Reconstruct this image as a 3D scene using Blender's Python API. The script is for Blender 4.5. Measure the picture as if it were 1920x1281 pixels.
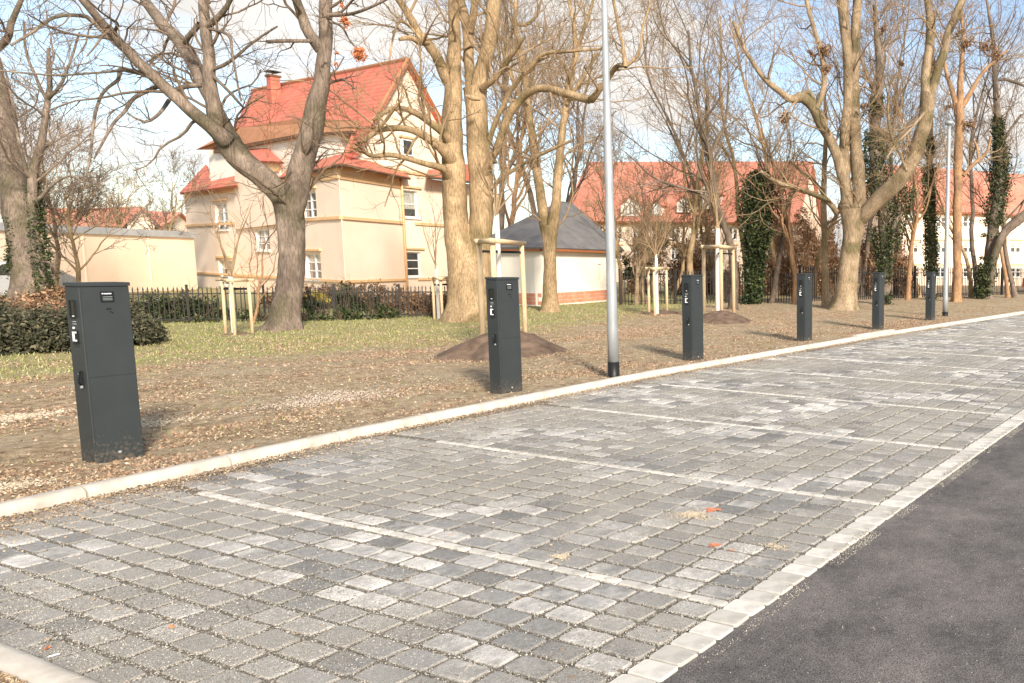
import bpy, math, random
import numpy as np
from mathutils import Vector, Matrix
R = math.radians
random.seed(7)
rng = np.random.default_rng(11)
scene = bpy.context.scene
for o in list(bpy.data.objects):
    bpy.data.objects.remove(o)
col = scene.collection

# ------------------------------------------------------------------ camera
F, CX, CY, PIT, ROL, YAW, H = 1512.04, 1668.76, 665.43, .1132, .0140, .4042, 1.81272
fw = np.array([math.cos(YAW)*math.cos(PIT), math.sin(YAW)*math.cos(PIT), -math.sin(PIT)])
_r = np.array([math.sin(YAW), -math.cos(YAW), 0.]); _u = np.cross(_r, fw)
rt = math.cos(ROL)*_r + math.sin(ROL)*_u; up = -math.sin(ROL)*_r + math.cos(ROL)*_u
cam_d = bpy.data.cameras.new('camera'); cam = bpy.data.objects.new('camera', cam_d); col.objects.link(cam)
m = Matrix.Identity(4)
for i in range(3):
    m[i][0] = rt[i]; m[i][1] = up[i]; m[i][2] = -fw[i]
m[2][3] = H
cam.matrix_world = m
cam_d.sensor_width = 36; cam_d.lens = F/1920*36
cam_d.shift_x = (960-CX)/1920; cam_d.shift_y = (CY-640.5)/1920
cam_d.clip_end = 3000; cam_d.clip_start = .05
scene.camera = cam
scene.render.engine = 'CYCLES'

# ------------------------------------------------------------------ light
SUN_AZ, SUN_EL = R(59), R(29)      # direction the light travels towards (azimuth), elevation of the sun
w = bpy.data.worlds.new('World'); scene.world = w; w.use_nodes = True
nt = w.node_tree; nt.nodes.clear()
def nn(t, k, **kw):
    n = t.nodes.new(k)
    for a, b in kw.items(): setattr(n, a, b)
    return n
sky = nn(nt, 'ShaderNodeTexSky', sky_type='NISHITA', sun_disc=False)
sky.sun_elevation = SUN_EL
sky.sun_rotation = math.pi/2 - (SUN_AZ + math.pi)
sky.air_density = 1.0; sky.dust_density = 1.2; sky.ozone_density = 1.2
bg1 = nn(nt, 'ShaderNodeBackground'); bg1.inputs[1].default_value = .13
nt.links.new(sky.outputs[0], bg1.inputs[0])
bg2 = nn(nt, 'ShaderNodeBackground'); bg2.inputs[0].default_value = (1, .965, .92, 1); bg2.inputs[1].default_value = .74
tc = nn(nt, 'ShaderNodeTexCoord'); mp = nn(nt, 'ShaderNodeMapping'); mp.inputs['Scale'].default_value = (1.6, 1.6, 5.5)
mp.inputs['Location'].default_value = (2.3, .4, .2)
nt.links.new(tc.outputs['Generated'], mp.inputs[0])
ns = nn(nt, 'ShaderNodeTexNoise'); ns.inputs['Scale'].default_value = 1.7; ns.inputs['Detail'].default_value = 9; ns.inputs['Roughness'].default_value = .55
nt.links.new(mp.outputs[0], ns.inputs[0])
rmp = nn(nt, 'ShaderNodeValToRGB'); rmp.color_ramp.elements[0].position = .47; rmp.color_ramp.elements[1].position = .59
rmp.color_ramp.elements[0].color = (.12, .12, .12, 1); rmp.color_ramp.elements[1].color = (1, 1, 1, 1)
nt.links.new(ns.outputs['Fac'], rmp.inputs[0])
ns2 = nn(nt, 'ShaderNodeTexNoise'); ns2.inputs['Scale'].default_value = 4; ns2.inputs['Detail'].default_value = 6
nt.links.new(mp.outputs[0], ns2.inputs[0])
mrc = nn(nt, 'ShaderNodeMapRange'); mrc.inputs[1].default_value = .3; mrc.inputs[2].default_value = .75; mrc.inputs[3].default_value = .60; mrc.inputs[4].default_value = .46
nt.links.new(ns2.outputs['Fac'], mrc.inputs[0]); nt.links.new(mrc.outputs[0], bg2.inputs[1])
mx = nn(nt, 'ShaderNodeMixShader'); wo = nn(nt, 'ShaderNodeOutputWorld')
nt.links.new(rmp.outputs[0], mx.inputs[0]); nt.links.new(bg1.outputs[0], mx.inputs[1]); nt.links.new(bg2.outputs[0], mx.inputs[2]); nt.links.new(mx.outputs[0], wo.inputs[0])
sl = bpy.data.lights.new('sun', 'SUN'); sl.energy = 3.9; sl.angle = R(8); sl.color = (1, .885, .75)
so = bpy.data.objects.new('sun', sl); col.objects.link(so)
d = Vector((math.cos(SUN_AZ)*math.cos(SUN_EL), math.sin(SUN_AZ)*math.cos(SUN_EL), -math.sin(SUN_EL)))
so.rotation_euler = d.to_track_quat('-Z', 'Y').to_euler()
vs = scene.view_settings; vs.view_transform = 'Standard'; vs.look = 'None'; vs.gamma = 1; vs.exposure = .9; vs.use_curve_mapping = False

# ------------------------------------------------------------------ helpers
def ray(px, py): return fw + (px-CX)/F*rt - (py-CY)/F*up
def G(px, py, z=0.):
    r_ = ray(px, py); t = (z-H)/r_[2]; return r_*t + np.array([0, 0, H])
def at(px, py, D): return ray(px, py)*D + np.array([0, 0, H])
def depth(p): return float((np.asarray(p)-[0, 0, H])@fw)
def proj(P):
    P = np.asarray(P, float) - np.array([0, 0, H]); z = P@fw
    return CX + F*(P@rt)/z, CY - F*(P@up)/z

def tag(o, label=None, cat=None, group=None, kind=None):
    if label: o['label'] = label
    if cat: o['category'] = cat
    if group: o['group'] = group
    if kind: o['kind'] = kind
    return o
def link(name, me, mat=None, parent=None):
    o = bpy.data.objects.new(name, me); col.objects.link(o)
    if mat is not None and me is not None and len(me.materials) == 0: me.materials.append(mat)
    if parent is not None: o.parent = parent
    return o
def empty(name, loc=(0, 0, 0), rz=0):
    o = bpy.data.objects.new(name, None); col.objects.link(o); o.location = loc; o.rotation_euler.z = rz
    o.empty_display_size = .2; return o
def copy_tree(o, parent=None):
    c = o.copy(); col.objects.link(c); c.parent = parent
    for ch in list(o.children): copy_tree(ch, c)
    return c
def mesh_np(name, v, f, smooth=False):
    v = np.asarray(v, np.float32); f = np.asarray(f, np.int32)
    me = bpy.data.meshes.new(name); k = f.shape[1]
    me.vertices.add(len(v)); me.vertices.foreach_set('co', v.ravel())
    me.loops.add(f.size); me.loops.foreach_set('vertex_index', f.ravel())
    me.polygons.add(len(f)); me.polygons.foreach_set('loop_start', np.arange(0, f.size, k, dtype=np.int32))
    me.polygons.foreach_set('loop_total', np.full(len(f), k, np.int32))
    me.update(calc_edges=True)
    if not smooth: me.shade_flat()
    return me
class MB:
    def __init__(s): s.v = []; s.f = []; s.off = np.zeros(3)
    def poly(s, pts):
        b = len(s.v); s.v += [tuple(map(float, p)) for p in pts]; s.f.append(tuple(range(b, b+len(pts))))
    def hexa(s, c):          # 8 corners: bottom 4 ccw, top 4 ccw
        b = len(s.v); s.v += [tuple(map(float, p)) for p in c]
        for q in ((3, 2, 1, 0), (4, 5, 6, 7), (0, 1, 5, 4), (1, 2, 6, 5), (2, 3, 7, 6), (3, 0, 4, 7)): s.f.append(tuple(b+i for i in q))
    def box(s, x0, x1, y0, y1, z0, z1, ch=0):
        if ch <= 0:
            s.hexa([(x0, y0, z0), (x1, y0, z0), (x1, y1, z0), (x0, y1, z0), (x0, y0, z1), (x1, y0, z1), (x1, y1, z1), (x0, y1, z1)]); return
        b = len(s.v); c = ch
        s.v += [(x0, y0, z0), (x1, y0, z0), (x1, y1, z0), (x0, y1, z0), (x0, y0, z1-c), (x1, y0, z1-c), (x1, y1, z1-c), (x0, y1, z1-c),
                (x0+c, y0+c, z1), (x1-c, y0+c, z1), (x1-c, y1-c, z1), (x0+c, y1-c, z1)]
        for q in ((3, 2, 1, 0), (0, 1, 5, 4), (1, 2, 6, 5), (2, 3, 7, 6), (3, 0, 4, 7), (4, 5, 9, 8), (5, 6, 10, 9), (6, 7, 11, 10), (7, 4, 8, 11), (8, 9, 10, 11)):
            s.f.append(tuple(b+i for i in q))
    def pbox(s, P, s0, s1, z0, z1, n0, n1):   # box in a wall frame
        c = []
        for z in (z0, z1):
            for a, n in ((s0, n0), (s1, n0), (s1, n1), (s0, n1)): c.append(P.pt(a, z, n))
        s.hexa(c)
    def tube(s, pts, rad, n=8, cap=True):
        pts = [np.array(p, float) for p in pts]; b = len(s.v)
        ref = np.array([0.13, .97, .2])
        for i, p in enumerate(pts):
            t = pts[min(i+1, len(pts)-1)]-pts[max(i-1, 0)]; t /= np.linalg.norm(t)+1e-9
            a = np.cross(t, ref); 
            if np.linalg.norm(a) < .1: a = np.cross(t, [1, 0, 0])
            a /= np.linalg.norm(a); c = np.cross(t, a)
            r_ = rad[i] if hasattr(rad, '__len__') else rad
            for k in range(n):
                an = 2*math.pi*k/n; s.v.append(tuple(p + r_*(math.cos(an)*a + math.sin(an)*c)))
        for i in range(len(pts)-1):
            for k in range(n):
                k2 = (k+1) % n; s.f.append((b+i*n+k, b+i*n+k2, b+(i+1)*n+k2, b+(i+1)*n+k))
        if cap:
            s.f.append(tuple(b+k for k in range(n))[::-1]); s.f.append(tuple(b+(len(pts)-1)*n+k for k in range(n)))
    def extr(s, pts, vec):
        pts = [np.array(p, float) for p in pts]; vec = np.array(vec, float); n = len(pts); b = len(s.v)
        s.v += [tuple(p) for p in pts] + [tuple(p+vec) for p in pts]
        s.f.append(tuple(range(b, b+n))); s.f.append(tuple(range(b+2*n-1, b+n-1, -1)))
        for i in range(n): j = (i+1) % n; s.f.append((b+i, b+n+i, b+n+j, b+j))
    def mesh(s, name, smooth=False):
        me = bpy.data.meshes.new(name); me.from_pydata(s.v, [], s.f)
        me.update()
        if smooth: me.shade_smooth()
        else: me.shade_flat()
        return me
    def build(s, name, mat, parent=None, smooth=False): return link(name, s.mesh(name, smooth), mat, parent)

def vnoise(x, y, seed=0):
    x = np.asarray(x, float); y = np.asarray(y, float)
    xi = np.floor(x).astype(np.int64); yi = np.floor(y).astype(np.int64); fx = x-xi; fy = y-yi
    def h(a, b):
        n = (a*374761393 + b*668265263 + seed*1442695041) & 0x7fffffff
        n = ((n ^ (n >> 13))*1274126177) & 0x7fffffff
        return ((n ^ (n >> 16)) & 0xffff)/65535.
    sx = fx*fx*(3-2*fx); sy = fy*fy*(3-2*fy)
    return (h(xi, yi)*(1-sx)+h(xi+1, yi)*sx)*(1-sy)+(h(xi, yi+1)*(1-sx)+h(xi+1, yi+1)*sx)*sy
def fbm(x, y, o=4, seed=0):
    t = 0; a = .5
    for i in range(o): t = t+a*(vnoise(x*2**i, y*2**i, seed+i)-.5); a *= .5
    return t

# ------------------------------------------------------------------ materials
def lin(c): return tuple(((x/255)/12.92 if x/255 <= .04045 else ((x/255+.055)/1.055)**2.4) for x in c)
def mat(name, c1, c2=None, rough=.85, scale=6., detail=6, bump=.0, bscale=None, spec=.3, metal=0., rand=None, rcols=None, pos=(.35, .65), stretch=None, coords='Object', extra=None, trans=0):
    """procedural: two tones through noise, optional per-object / per-island tone, optional bump"""
    mt = bpy.data.materials.new(name); mt.use_nodes = True; t = mt.node_tree
    b = t.nodes['Principled BSDF']; b.inputs['Roughness'].default_value = rough; b.inputs['Metallic'].default_value = metal
    b.inputs['Specular IOR Level'].default_value = spec
    tcn = nn(t, 'ShaderNodeTexCoord'); mpn = nn(t, 'ShaderNodeMapping')
    if stretch: mpn.inputs['Scale'].default_value = stretch
    t.links.new(tcn.outputs[coords], mpn.inputs[0])
    no = nn(t, 'ShaderNodeTexNoise'); no.inputs['Scale'].default_value = scale; no.inputs['Detail'].default_value = detail; no.inputs['Roughness'].default_value = .6
    t.links.new(mpn.outputs[0], no.inputs[0])
    cr = nn(t, 'ShaderNodeValToRGB'); cr.color_ramp.elements[0].position = pos[0]; cr.color_ramp.elements[1].position = pos[1]
    cr.color_ramp.elements[0].color = (*c1, 1); cr.color_ramp.elements[1].color = (*(c2 or c1), 1)
    t.links.new(no.outputs['Fac'], cr.inputs[0]); out = cr.outputs[0]
    if rand:
        if rand == 'object': rn = nn(t, 'ShaderNodeObjectInfo').outputs['Random']
        else: rn = nn(t, 'ShaderNodeNewGeometry').outputs['Random Per Island']
        rr = nn(t, 'ShaderNodeValToRGB'); els = rr.color_ramp.elements
        cols = rcols
        els[0].position = cols[0][0]; els[0].color = (*cols[0][1], 1); els[1].position = cols[-1][0]; els[1].color = (*cols[-1][1], 1)
        for p_, c_ in cols[1:-1]:
            e_ = els.new(p_); e_.color = (*c_, 1)
        t.links.new(rn, rr.inputs[0])
        mm = nn(t, 'ShaderNodeMix', data_type='RGBA', blend_type='MULTIPLY'); mm.inputs[0].default_value = 1
        t.links.new(rr.outputs[0], mm.inputs[6]); t.links.new(out, mm.inputs[7]); out = mm.outputs[2]
    t.links.new(out, b.inputs['Base Color'])
    if bump:
        nb = nn(t, 'ShaderNodeTexNoise'); nb.inputs['Scale'].default_value = bscale or scale*4; nb.inputs['Detail'].default_value = 8; nb.inputs['Roughness'].default_value = .65
        t.links.new(mpn.outputs[0], nb.inputs[0])
        bp = nn(t, 'ShaderNodeBump'); bp.inputs['Strength'].default_value = bump; bp.inputs['Distance'].default_value = .02
        t.links.new(nb.outputs['Fac'], bp.inputs['Height']); t.links.new(bp.outputs[0], b.inputs['Normal'])
    if trans: b.inputs['Transmission Weight'].default_value = trans
    mt['out'] = 1
    return mt

W3 = (1, 1, 1)
def paver_mat(name, rand):
    """grey concrete sett: tone per stone, whitish lime bloom in patches, beige grit in patches"""
    mt = bpy.data.materials.new(name); mt.use_nodes = True; t = mt.node_tree; b = t.nodes['Principled BSDF']
    b.inputs['Roughness'].default_value = .82; b.inputs['Specular IOR Level'].default_value = .25
    geo = nn(t, 'ShaderNodeNewGeometry'); P = geo.outputs['Position']
    rn = nn(t, 'ShaderNodeObjectInfo').outputs['Random'] if rand == 'object' else geo.outputs['Random Per Island']
    r1 = nn(t, 'ShaderNodeValToRGB'); e = r1.color_ramp.elements
    e[0].position = 0; e[0].color = (.175, .174, .168, 1); e[1].position = 1; e[1].color = (.33, .326, .314, 1)
    e2 = e.new(.5); e2.color = (.235, .233, .225, 1)
    t.links.new(rn, r1.inputs[0])
    # bloom: per stone random x patch noise
    big = nn(t, 'ShaderNodeTexNoise'); big.inputs['Scale'].default_value = 1.1; big.inputs['Detail'].default_value = 2; t.links.new(P, big.inputs[0])
    fine = nn(t, 'ShaderNodeTexNoise'); fine.inputs['Scale'].default_value = 9; fine.inputs['Detail'].default_value = 5; t.links.new(P, fine.inputs[0])
    wn = nn(t, 'ShaderNodeTexWhiteNoise', noise_dimensions='1D'); t.links.new(rn, wn.inputs['W'])
    a1 = nn(t, 'ShaderNodeMath', operation='MULTIPLY_ADD'); a1.inputs[1].default_value = 1.25; t.links.new(big.outputs[0], a1.inputs[0]); t.links.new(wn.outputs[0], a1.inputs[2])
    a2 = nn(t, 'ShaderNodeMath', operation='MULTIPLY_ADD'); a2.inputs[1].default_value = .9; t.links.new(fine.outputs[0], a2.inputs[0]); t.links.new(a1.outputs[0], a2.inputs[2])
    m1 = nn(t, 'ShaderNodeMapRange'); m1.inputs[1].default_value = 1.55; m1.inputs[2].default_value = 2.15; t.links.new(a2.outputs[0], m1.inputs[0])
    x1 = nn(t, 'ShaderNodeMix', data_type='RGBA'); t.links.new(m1.outputs[0], x1.inputs[0]); t.links.new(r1.outputs[0], x1.inputs[6]); x1.inputs[7].default_value = (.56, .545, .51, 1)
    # grain
    gr = nn(t, 'ShaderNodeTexNoise'); gr.inputs['Scale'].default_value = 160; gr.inputs['Detail'].default_value = 3; t.links.new(P, gr.inputs[0])
    gm = nn(t, 'ShaderNodeMapRange'); gm.inputs[1].default_value = .3; gm.inputs[2].default_value = .7; gm.inputs[3].default_value = .8; gm.inputs[4].default_value = 1.2; t.links.new(gr.outputs[0], gm.inputs[0])
    x2 = nn(t, 'ShaderNodeMix', data_type='RGBA', blend_type='MULTIPLY'); x2.inputs[0].default_value = 1; t.links.new(x1.outputs[2], x2.inputs[6]); t.links.new(gm.outputs[0], x2.inputs[7])
    acc = x2.outputs[2]
    for sc_, lo_, hi_, a_, b2_ in ((26, .34, .66, .8, 1.15), (.55, .35, .65, .82, 1.08), (4.5, .3, .7, .88, 1.1)):
        q_ = nn(t, 'ShaderNodeTexNoise'); q_.inputs['Scale'].default_value = sc_; q_.inputs['Detail'].default_value = 7; q_.inputs['Roughness'].default_value = .65; t.links.new(P, q_.inputs[0])
        w_ = nn(t, 'ShaderNodeMapRange'); w_.inputs[1].default_value = lo_; w_.inputs[2].default_value = hi_; w_.inputs[3].default_value = a_; w_.inputs[4].default_value = b2_; t.links.new(q_.outputs[0], w_.inputs[0])
        y_ = nn(t, 'ShaderNodeMix', data_type='RGBA', blend_type='MULTIPLY'); y_.inputs[0].default_value = 1; t.links.new(acc, y_.inputs[6]); t.links.new(w_.outputs[0], y_.inputs[7]); acc = y_.outputs[2]
    # grit film
    p1 = nn(t, 'ShaderNodeTexNoise'); p1.inputs['Scale'].default_value = .75; p1.inputs['Detail'].default_value = 4; t.links.new(P, p1.inputs[0])
    p2 = nn(t, 'ShaderNodeTexNoise'); p2.inputs['Scale'].default_value = 70; p2.inputs['Detail'].default_value = 4; t.links.new(P, p2.inputs[0])
    pa = nn(t, 'ShaderNodeMath', operation='MULTIPLY_ADD'); pa.inputs[1].default_value = .55; t.links.new(p2.outputs[0], pa.inputs[0]); t.links.new(p1.outputs[0], pa.inputs[2])
    pm = nn(t, 'ShaderNodeMapRange'); pm.inputs[1].default_value = .71; pm.inputs[2].default_value = .83; pm.inputs[4].default_value = .85; t.links.new(pa.outputs[0], pm.inputs[0])
    gc = nn(t, 'ShaderNodeTexNoise'); gc.inputs['Scale'].default_value = 230; t.links.new(P, gc.inputs[0])
    gcr = nn(t, 'ShaderNodeValToRGB'); gcr.color_ramp.elements[0].position = .38; gcr.color_ramp.elements[0].color = (.13, .12, .104, 1); gcr.color_ramp.elements[1].position = .62; gcr.color_ramp.elements[1].color = (.41, .39, .345, 1); t.links.new(gc.outputs[0], gcr.inputs[0])
    x3 = nn(t, 'ShaderNodeMix', data_type='RGBA'); t.links.new(pm.outputs[0], x3.inputs[0]); t.links.new(acc, x3.inputs[6]); t.links.new(gcr.outputs[0], x3.inputs[7])
    t.links.new(x3.outputs[2], b.inputs['Base Color'])
    bp = nn(t, 'ShaderNodeBump'); bp.inputs['Strength'].default_value = .35; bp.inputs['Distance'].default_value = .006
    t.links.new(p2.outputs[0], bp.inputs['Height']); t.links.new(bp.outputs[0], b.inputs['Normal'])
    return mt
M = {}
M['paver_o'] = paver_mat('paver concrete single', 'object'); M['paver_i'] = paver_mat('paver concrete joined', 'island')
M['edge_o'] = mat('pale edging concrete', (.53, .515, .475), (.36, .345, .31), rand='object', rcols=[(0, (.78, .77, .75)), (1, (1.12, 1.12, 1.12))], scale=9, pos=(.45, .75), bump=.15, bscale=120, coords='Object')
M['mark'] = mat('white marking concrete', (.56, .54, .49), (.32, .30, .265), rand='object', rcols=[(0, (.8, .8, .8)), (1, (1.05, 1.05, 1.05))], scale=11, pos=(.5, .72), bump=.15, bscale=120)
M['kerb'] = mat('kerb concrete', (.56, .52, .455), (.40, .36, .30), scale=7, bump=.2, bscale=90, pos=(.4, .75), rand='object', rcols=[(0, (.92, .92, .92)), (1, (1.06, 1.06, 1.06))])
M['bed'] = mat('joint grit bed', (.075, .068, .056), (.33, .30, .25), scale=95, detail=3, pos=(.38, .66), bump=.9, bscale=120)
M['grit'] = mat('grit chips', W3, (.7, .7, .7), scale=30, rand='island', rcols=[(0, (.10, .095, .085)), (.5, (.28, .26, .22)), (1, (.6, .57, .51))])
M['trunk_lime'] = mat('lime washed young bark', (.66, .63, .58), (.6, .57, .52), scale=20, bump=.2)
M['wood'] = mat('peeled round wood', (.62, .49, .32), (.48, .36, .22), scale=6, stretch=(6, 6, .8), bump=.3, bscale=12, rand='object', rcols=[(0, (.85, .85, .85)), (1, (1.15, 1.12, 1.08))])
M['strap'] = mat('black webbing strap', (.012, .012, .012), rough=.8)
M['iron'] = mat('black painted iron', (.016, .015, .015), (.03, .026, .022), rough=.5, scale=14)
M['station'] = mat('anthracite powder coat', (.026, .032, .034), (.032, .038, .04), rough=.5, scale=3, spec=.35, bump=.03, bscale=300)
t_ = M['station'].node_tree; b_ = t_.nodes['Principled BSDF']; src_ = b_.inputs['Base Color'].links[0].from_socket
g_ = nn(t_, 'ShaderNodeNewGeometry'); z_ = nn(t_, 'ShaderNodeSeparateXYZ'); t_.links.new(g_.outputs['Position'], z_.inputs[0])
n_ = nn(t_, 'ShaderNodeTexNoise'); n_.inputs['Scale'].default_value = 38; n_.inputs['Detail'].default_value = 6; t_.links.new(g_.outputs['Position'], n_.inputs[0])
a_ = nn(t_, 'ShaderNodeMath', operation='MULTIPLY_ADD'); a_.inputs[1].default_value = -1.15; a_.inputs[2].default_value = .72; t_.links.new(z_.outputs[2], a_.inputs[0])
c_ = nn(t_, 'ShaderNodeMath', operation='ADD'); t_.links.new(a_.outputs[0], c_.inputs[0]); t_.links.new(n_.outputs[0], c_.inputs[1])
r_ = nn(t_, 'ShaderNodeMapRange'); r_.inputs[1].default_value = 1.02; r_.inputs[2].default_value = 1.3; r_.inputs[4].default_value = .38; t_.links.new(c_.outputs[0], r_.inputs[0])
m_ = nn(t_, 'ShaderNodeMix', data_type='RGBA'); t_.links.new(r_.outputs[0], m_.inputs[0]); t_.links.new(src_, m_.inputs[6]); m_.inputs[7].default_value = (.22, .17, .12, 1); t_.links.new(m_.outputs[2], b_.inputs['Base Color'])
M['station_dark'] = mat('dark screen', (.01, .012, .014), rough=.2, spec=.5)
M['station_seam'] = mat('dark rubber seam', (.012, .014, .014), rough=.8)
M['station_white'] = mat('white print', (.8, .82, .82), rough=.5)
M['station_grey'] = mat('light grey print', (.3, .33, .33), rough=.5)
M['galv'] = mat('galvanised steel', (.30, .325, .34), (.44, .46, .47), rough=.45, scale=3, metal=.35, spec=.5, stretch=(2, 2, .5))
M['black_band'] = mat('black bitumen coating', (.01, .01, .01), rough=.45)
M['cream'] = mat('cream render wall', (.88, .725, .585), (.78, .62, .48), scale=.55, detail=9, bump=.12, bscale=60, pos=(.3, .7))
M['cream_trim'] = mat('ochre painted moulding', (.78, .50, .27), (.72, .46, .24), scale=3)
M['cream_light'] = mat('pale render wall', (.88, .83, .74), (.84, .78, .67), scale=.8, bump=.1, bscale=40)
M['rooftile'] = None
M['fascia'] = mat('brown eaves board', (.16, .085, .045), (.11, .06, .035), scale=8)
M['orange_board'] = mat('varnished eaves board', (.36, .13, .045), (.3, .1, .04), scale=8)
M['greyroof'] = mat('grey bitumen shingles', (.13, .13, .135), (.19, .185, .18), scale=2.5, bump=.3, bscale=25)
M['brick'] = mat('salmon brick plinth', (.56, .22, .13), (.66, .34, .22), scale=4)
M['white'] = mat('white painted wood', (.8, .79, .75), rough=.5)
M['glass'] = mat('dark window glass', (.02, .025, .03), (.07, .07, .065), rough=.08, spec=.8, scale=1.2)
M['curtain'] = mat('net curtain behind glass', (.55, .54, .48), (.25, .26, .22), rough=.25, spec=.6, scale=5, stretch=(4, 4, .6))
M['metalgrey'] = mat('grey sheet metal', (.3, .33, .36), (.4, .42, .43), scale=2, rough=.5)
M['asphalt'] = mat('asphalt', (.032, .031, .032), (.20, .19, .186), scale=150, detail=10, pos=(.36, .64), bump=.35, bscale=200)
t_ = M['asphalt'].node_tree; b_ = t_.nodes['Principled BSDF']; src_ = b_.inputs['Base Color'].links[0].from_socket
n_ = nn(t_, 'ShaderNodeTexNoise'); n_.inputs['Scale'].default_value = 1.3; n_.inputs['Detail'].default_value = 14; n_.inputs['Roughness'].default_value = .84
t_.links.new(nn(t_, 'ShaderNodeNewGeometry').outputs['Position'], n_.inputs[0])
c_ = nn(t_, 'ShaderNodeValToRGB'); e_ = c_.color_ramp.elements; e_[0].position = .36; e_[0].color = (.5, .51, .51, 1); e_[1].position = .66; e_[1].color = (1.6, 1.52, 1.46, 1)
t_.links.new(n_.outputs[0], c_.inputs[0]); m_ = nn(t_, 'ShaderNodeMix', data_type='RGBA', blend_type='MULTIPLY'); m_.inputs[0].default_value = 1
t_.links.new(src_, m_.inputs[6]); t_.links.new(c_.outputs[0], m_.inputs[7]); t_.links.new(m_.outputs[2], b_.inputs['Base Color'])
def bark(name, a, b_, c):
    mt = mat(name, a, b_, scale=3.2, stretch=(1, 1, .45), bump=1.0, bscale=20, pos=(.35, .66))
    t = mt.node_tree; b = t.nodes['Principled BSDF']
    src = b.inputs['Base Color'].links[0].from_socket
    n2 = nn(t, 'ShaderNodeTexNoise'); n2.inputs['Scale'].default_value = 1.1; n2.inputs['Detail'].default_value = 6
    tcn = nn(t, 'ShaderNodeTexCoord'); t.links.new(tcn.outputs['Object'], n2.inputs[0])
    mr = nn(t, 'ShaderNodeMapRange'); mr.inputs[1].default_value = .5; mr.inputs[2].default_value = .62; t.links.new(n2.outputs[0], mr.inputs[0])
    mm = nn(t, 'ShaderNodeMix', data_type='RGBA'); t.links.new(mr.outputs[0], mm.inputs[0]); t.links.new(src, mm.inputs[6]); mm.inputs[7].default_value = (*c, 1)
    # fine vertical cracks
    n3 = nn(t, 'ShaderNodeTexNoise'); n3.inputs['Scale'].default_value = 34; n3.inputs['Detail'].default_value = 8; n3.inputs['Roughness'].default_value = .7
    mp3 = nn(t, 'ShaderNodeMapping'); mp3.inputs['Scale'].default_value = (1, 1, .14); t.links.new(tcn.outputs['Object'], mp3.inputs[0]); t.links.new(mp3.outputs[0], n3.inputs[0])
    m3 = nn(t, 'ShaderNodeMapRange'); m3.inputs[1].default_value = .34; m3.inputs[2].default_value = .62; m3.inputs[3].default_value = .45; m3.inputs[4].default_value = 1.2; t.links.new(n3.outputs[0], m3.inputs[0])
    m4 = nn(t, 'ShaderNodeMix', data_type='RGBA', blend_type='MULTIPLY'); m4.inputs[0].default_value = 1; t.links.new(mm.outputs[2], m4.inputs[6]); t.links.new(m3.outputs[0], m4.inputs[7])
    t.links.new(m4.outputs[2], b.inputs['Base Color']); return mt
M['bark_brown'] = bark('brown grey bark', (.13, .10, .078), (.29, .228, .178), (.12, .10, .065))
M['bark_ochre'] = bark('ochre green bark', (.27, .19, .105), (.46, .33, .19), (.20, .15, .07))
M['bark_dark'] = bark('dark bark', (.11, .085, .065), (.2, .15, .11), (.09, .08, .05))
M['bark_red'] = bark('reddish bark', (.33, .19, .10), (.42, .26, .14), (.25, .15, .09))
M['bark_pale'] = bark('pale grey bark', (.24, .175, .105), (.39, .295, .19), (.15, .12, .06))
M['twig'] = mat('twig bark', (.12, .088, .065), (.2, .148, .1), scale=4)
M['twig_ochre'] = mat('ochre twig bark', (.22, .155, .09), (.34, .24, .14), scale=3)
M['twig_grey'] = mat('grey brown twig bark', (.15, .115, .09), (.25, .19, .145), scale=3)
M['ivy'] = mat('ivy leaves', W3, rand='island', rcols=[(0, (.014, .024, .010)), (.6, (.035, .05, .018)), (1, (.10, .12, .04))], rough=.5)
M['juniper'] = mat('juniper needles', W3, rand='island', rcols=[(0, (.022, .025, .015)), (.6, (.06, .064, .036)), (1, (.16, .14, .085))])
M['rustleaf'] = mat('rust brown leaves', W3, rand='island', rcols=[(0, (.10, .055, .03)), (.5, (.25, .14, .075)), (1, (.42, .28, .165))])
M['orangeleaf'] = mat('orange dead leaves', W3, rand='island', rcols=[(0, (.4, .13, .05)), (1, (.6, .24, .1))])
M['yellowleaf'] = mat('yellow blossom', W3, rand='island', rcols=[(0, (.45, .36, .06)), (1, (.75, .62, .12))])
M['litter'] = mat('fallen leaves', W3, rand='island', rcols=[(0, (.12, .082, .055)), (.5, (.29, .21, .13)), (.85, (.43, .34, .22)), (1, (.62, .54, .42))])
M['grass'] = mat('short grass', W3, rand='island', rcols=[(0, (.12, .15, .035)), (.5, (.22, .245, .07)), (1, (.5, .45, .24))])
M['mound'] = mat('fresh topsoil', (.085, .058, .040), (.175, .12, .085), scale=5, bump=.6, bscale=30)
M['sand'] = mat('spilled sand', (.56, .49, .38), (.45, .38, .28), scale=40)
M['spray'] = mat('orange spray paint', (.75, .2, .1), (.45, .25, .17), scale=25, pos=(.45, .65))
M['stone'] = mat('rubble stone', (.5, .44, .37), (.4, .34, .28), scale=8)

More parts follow.
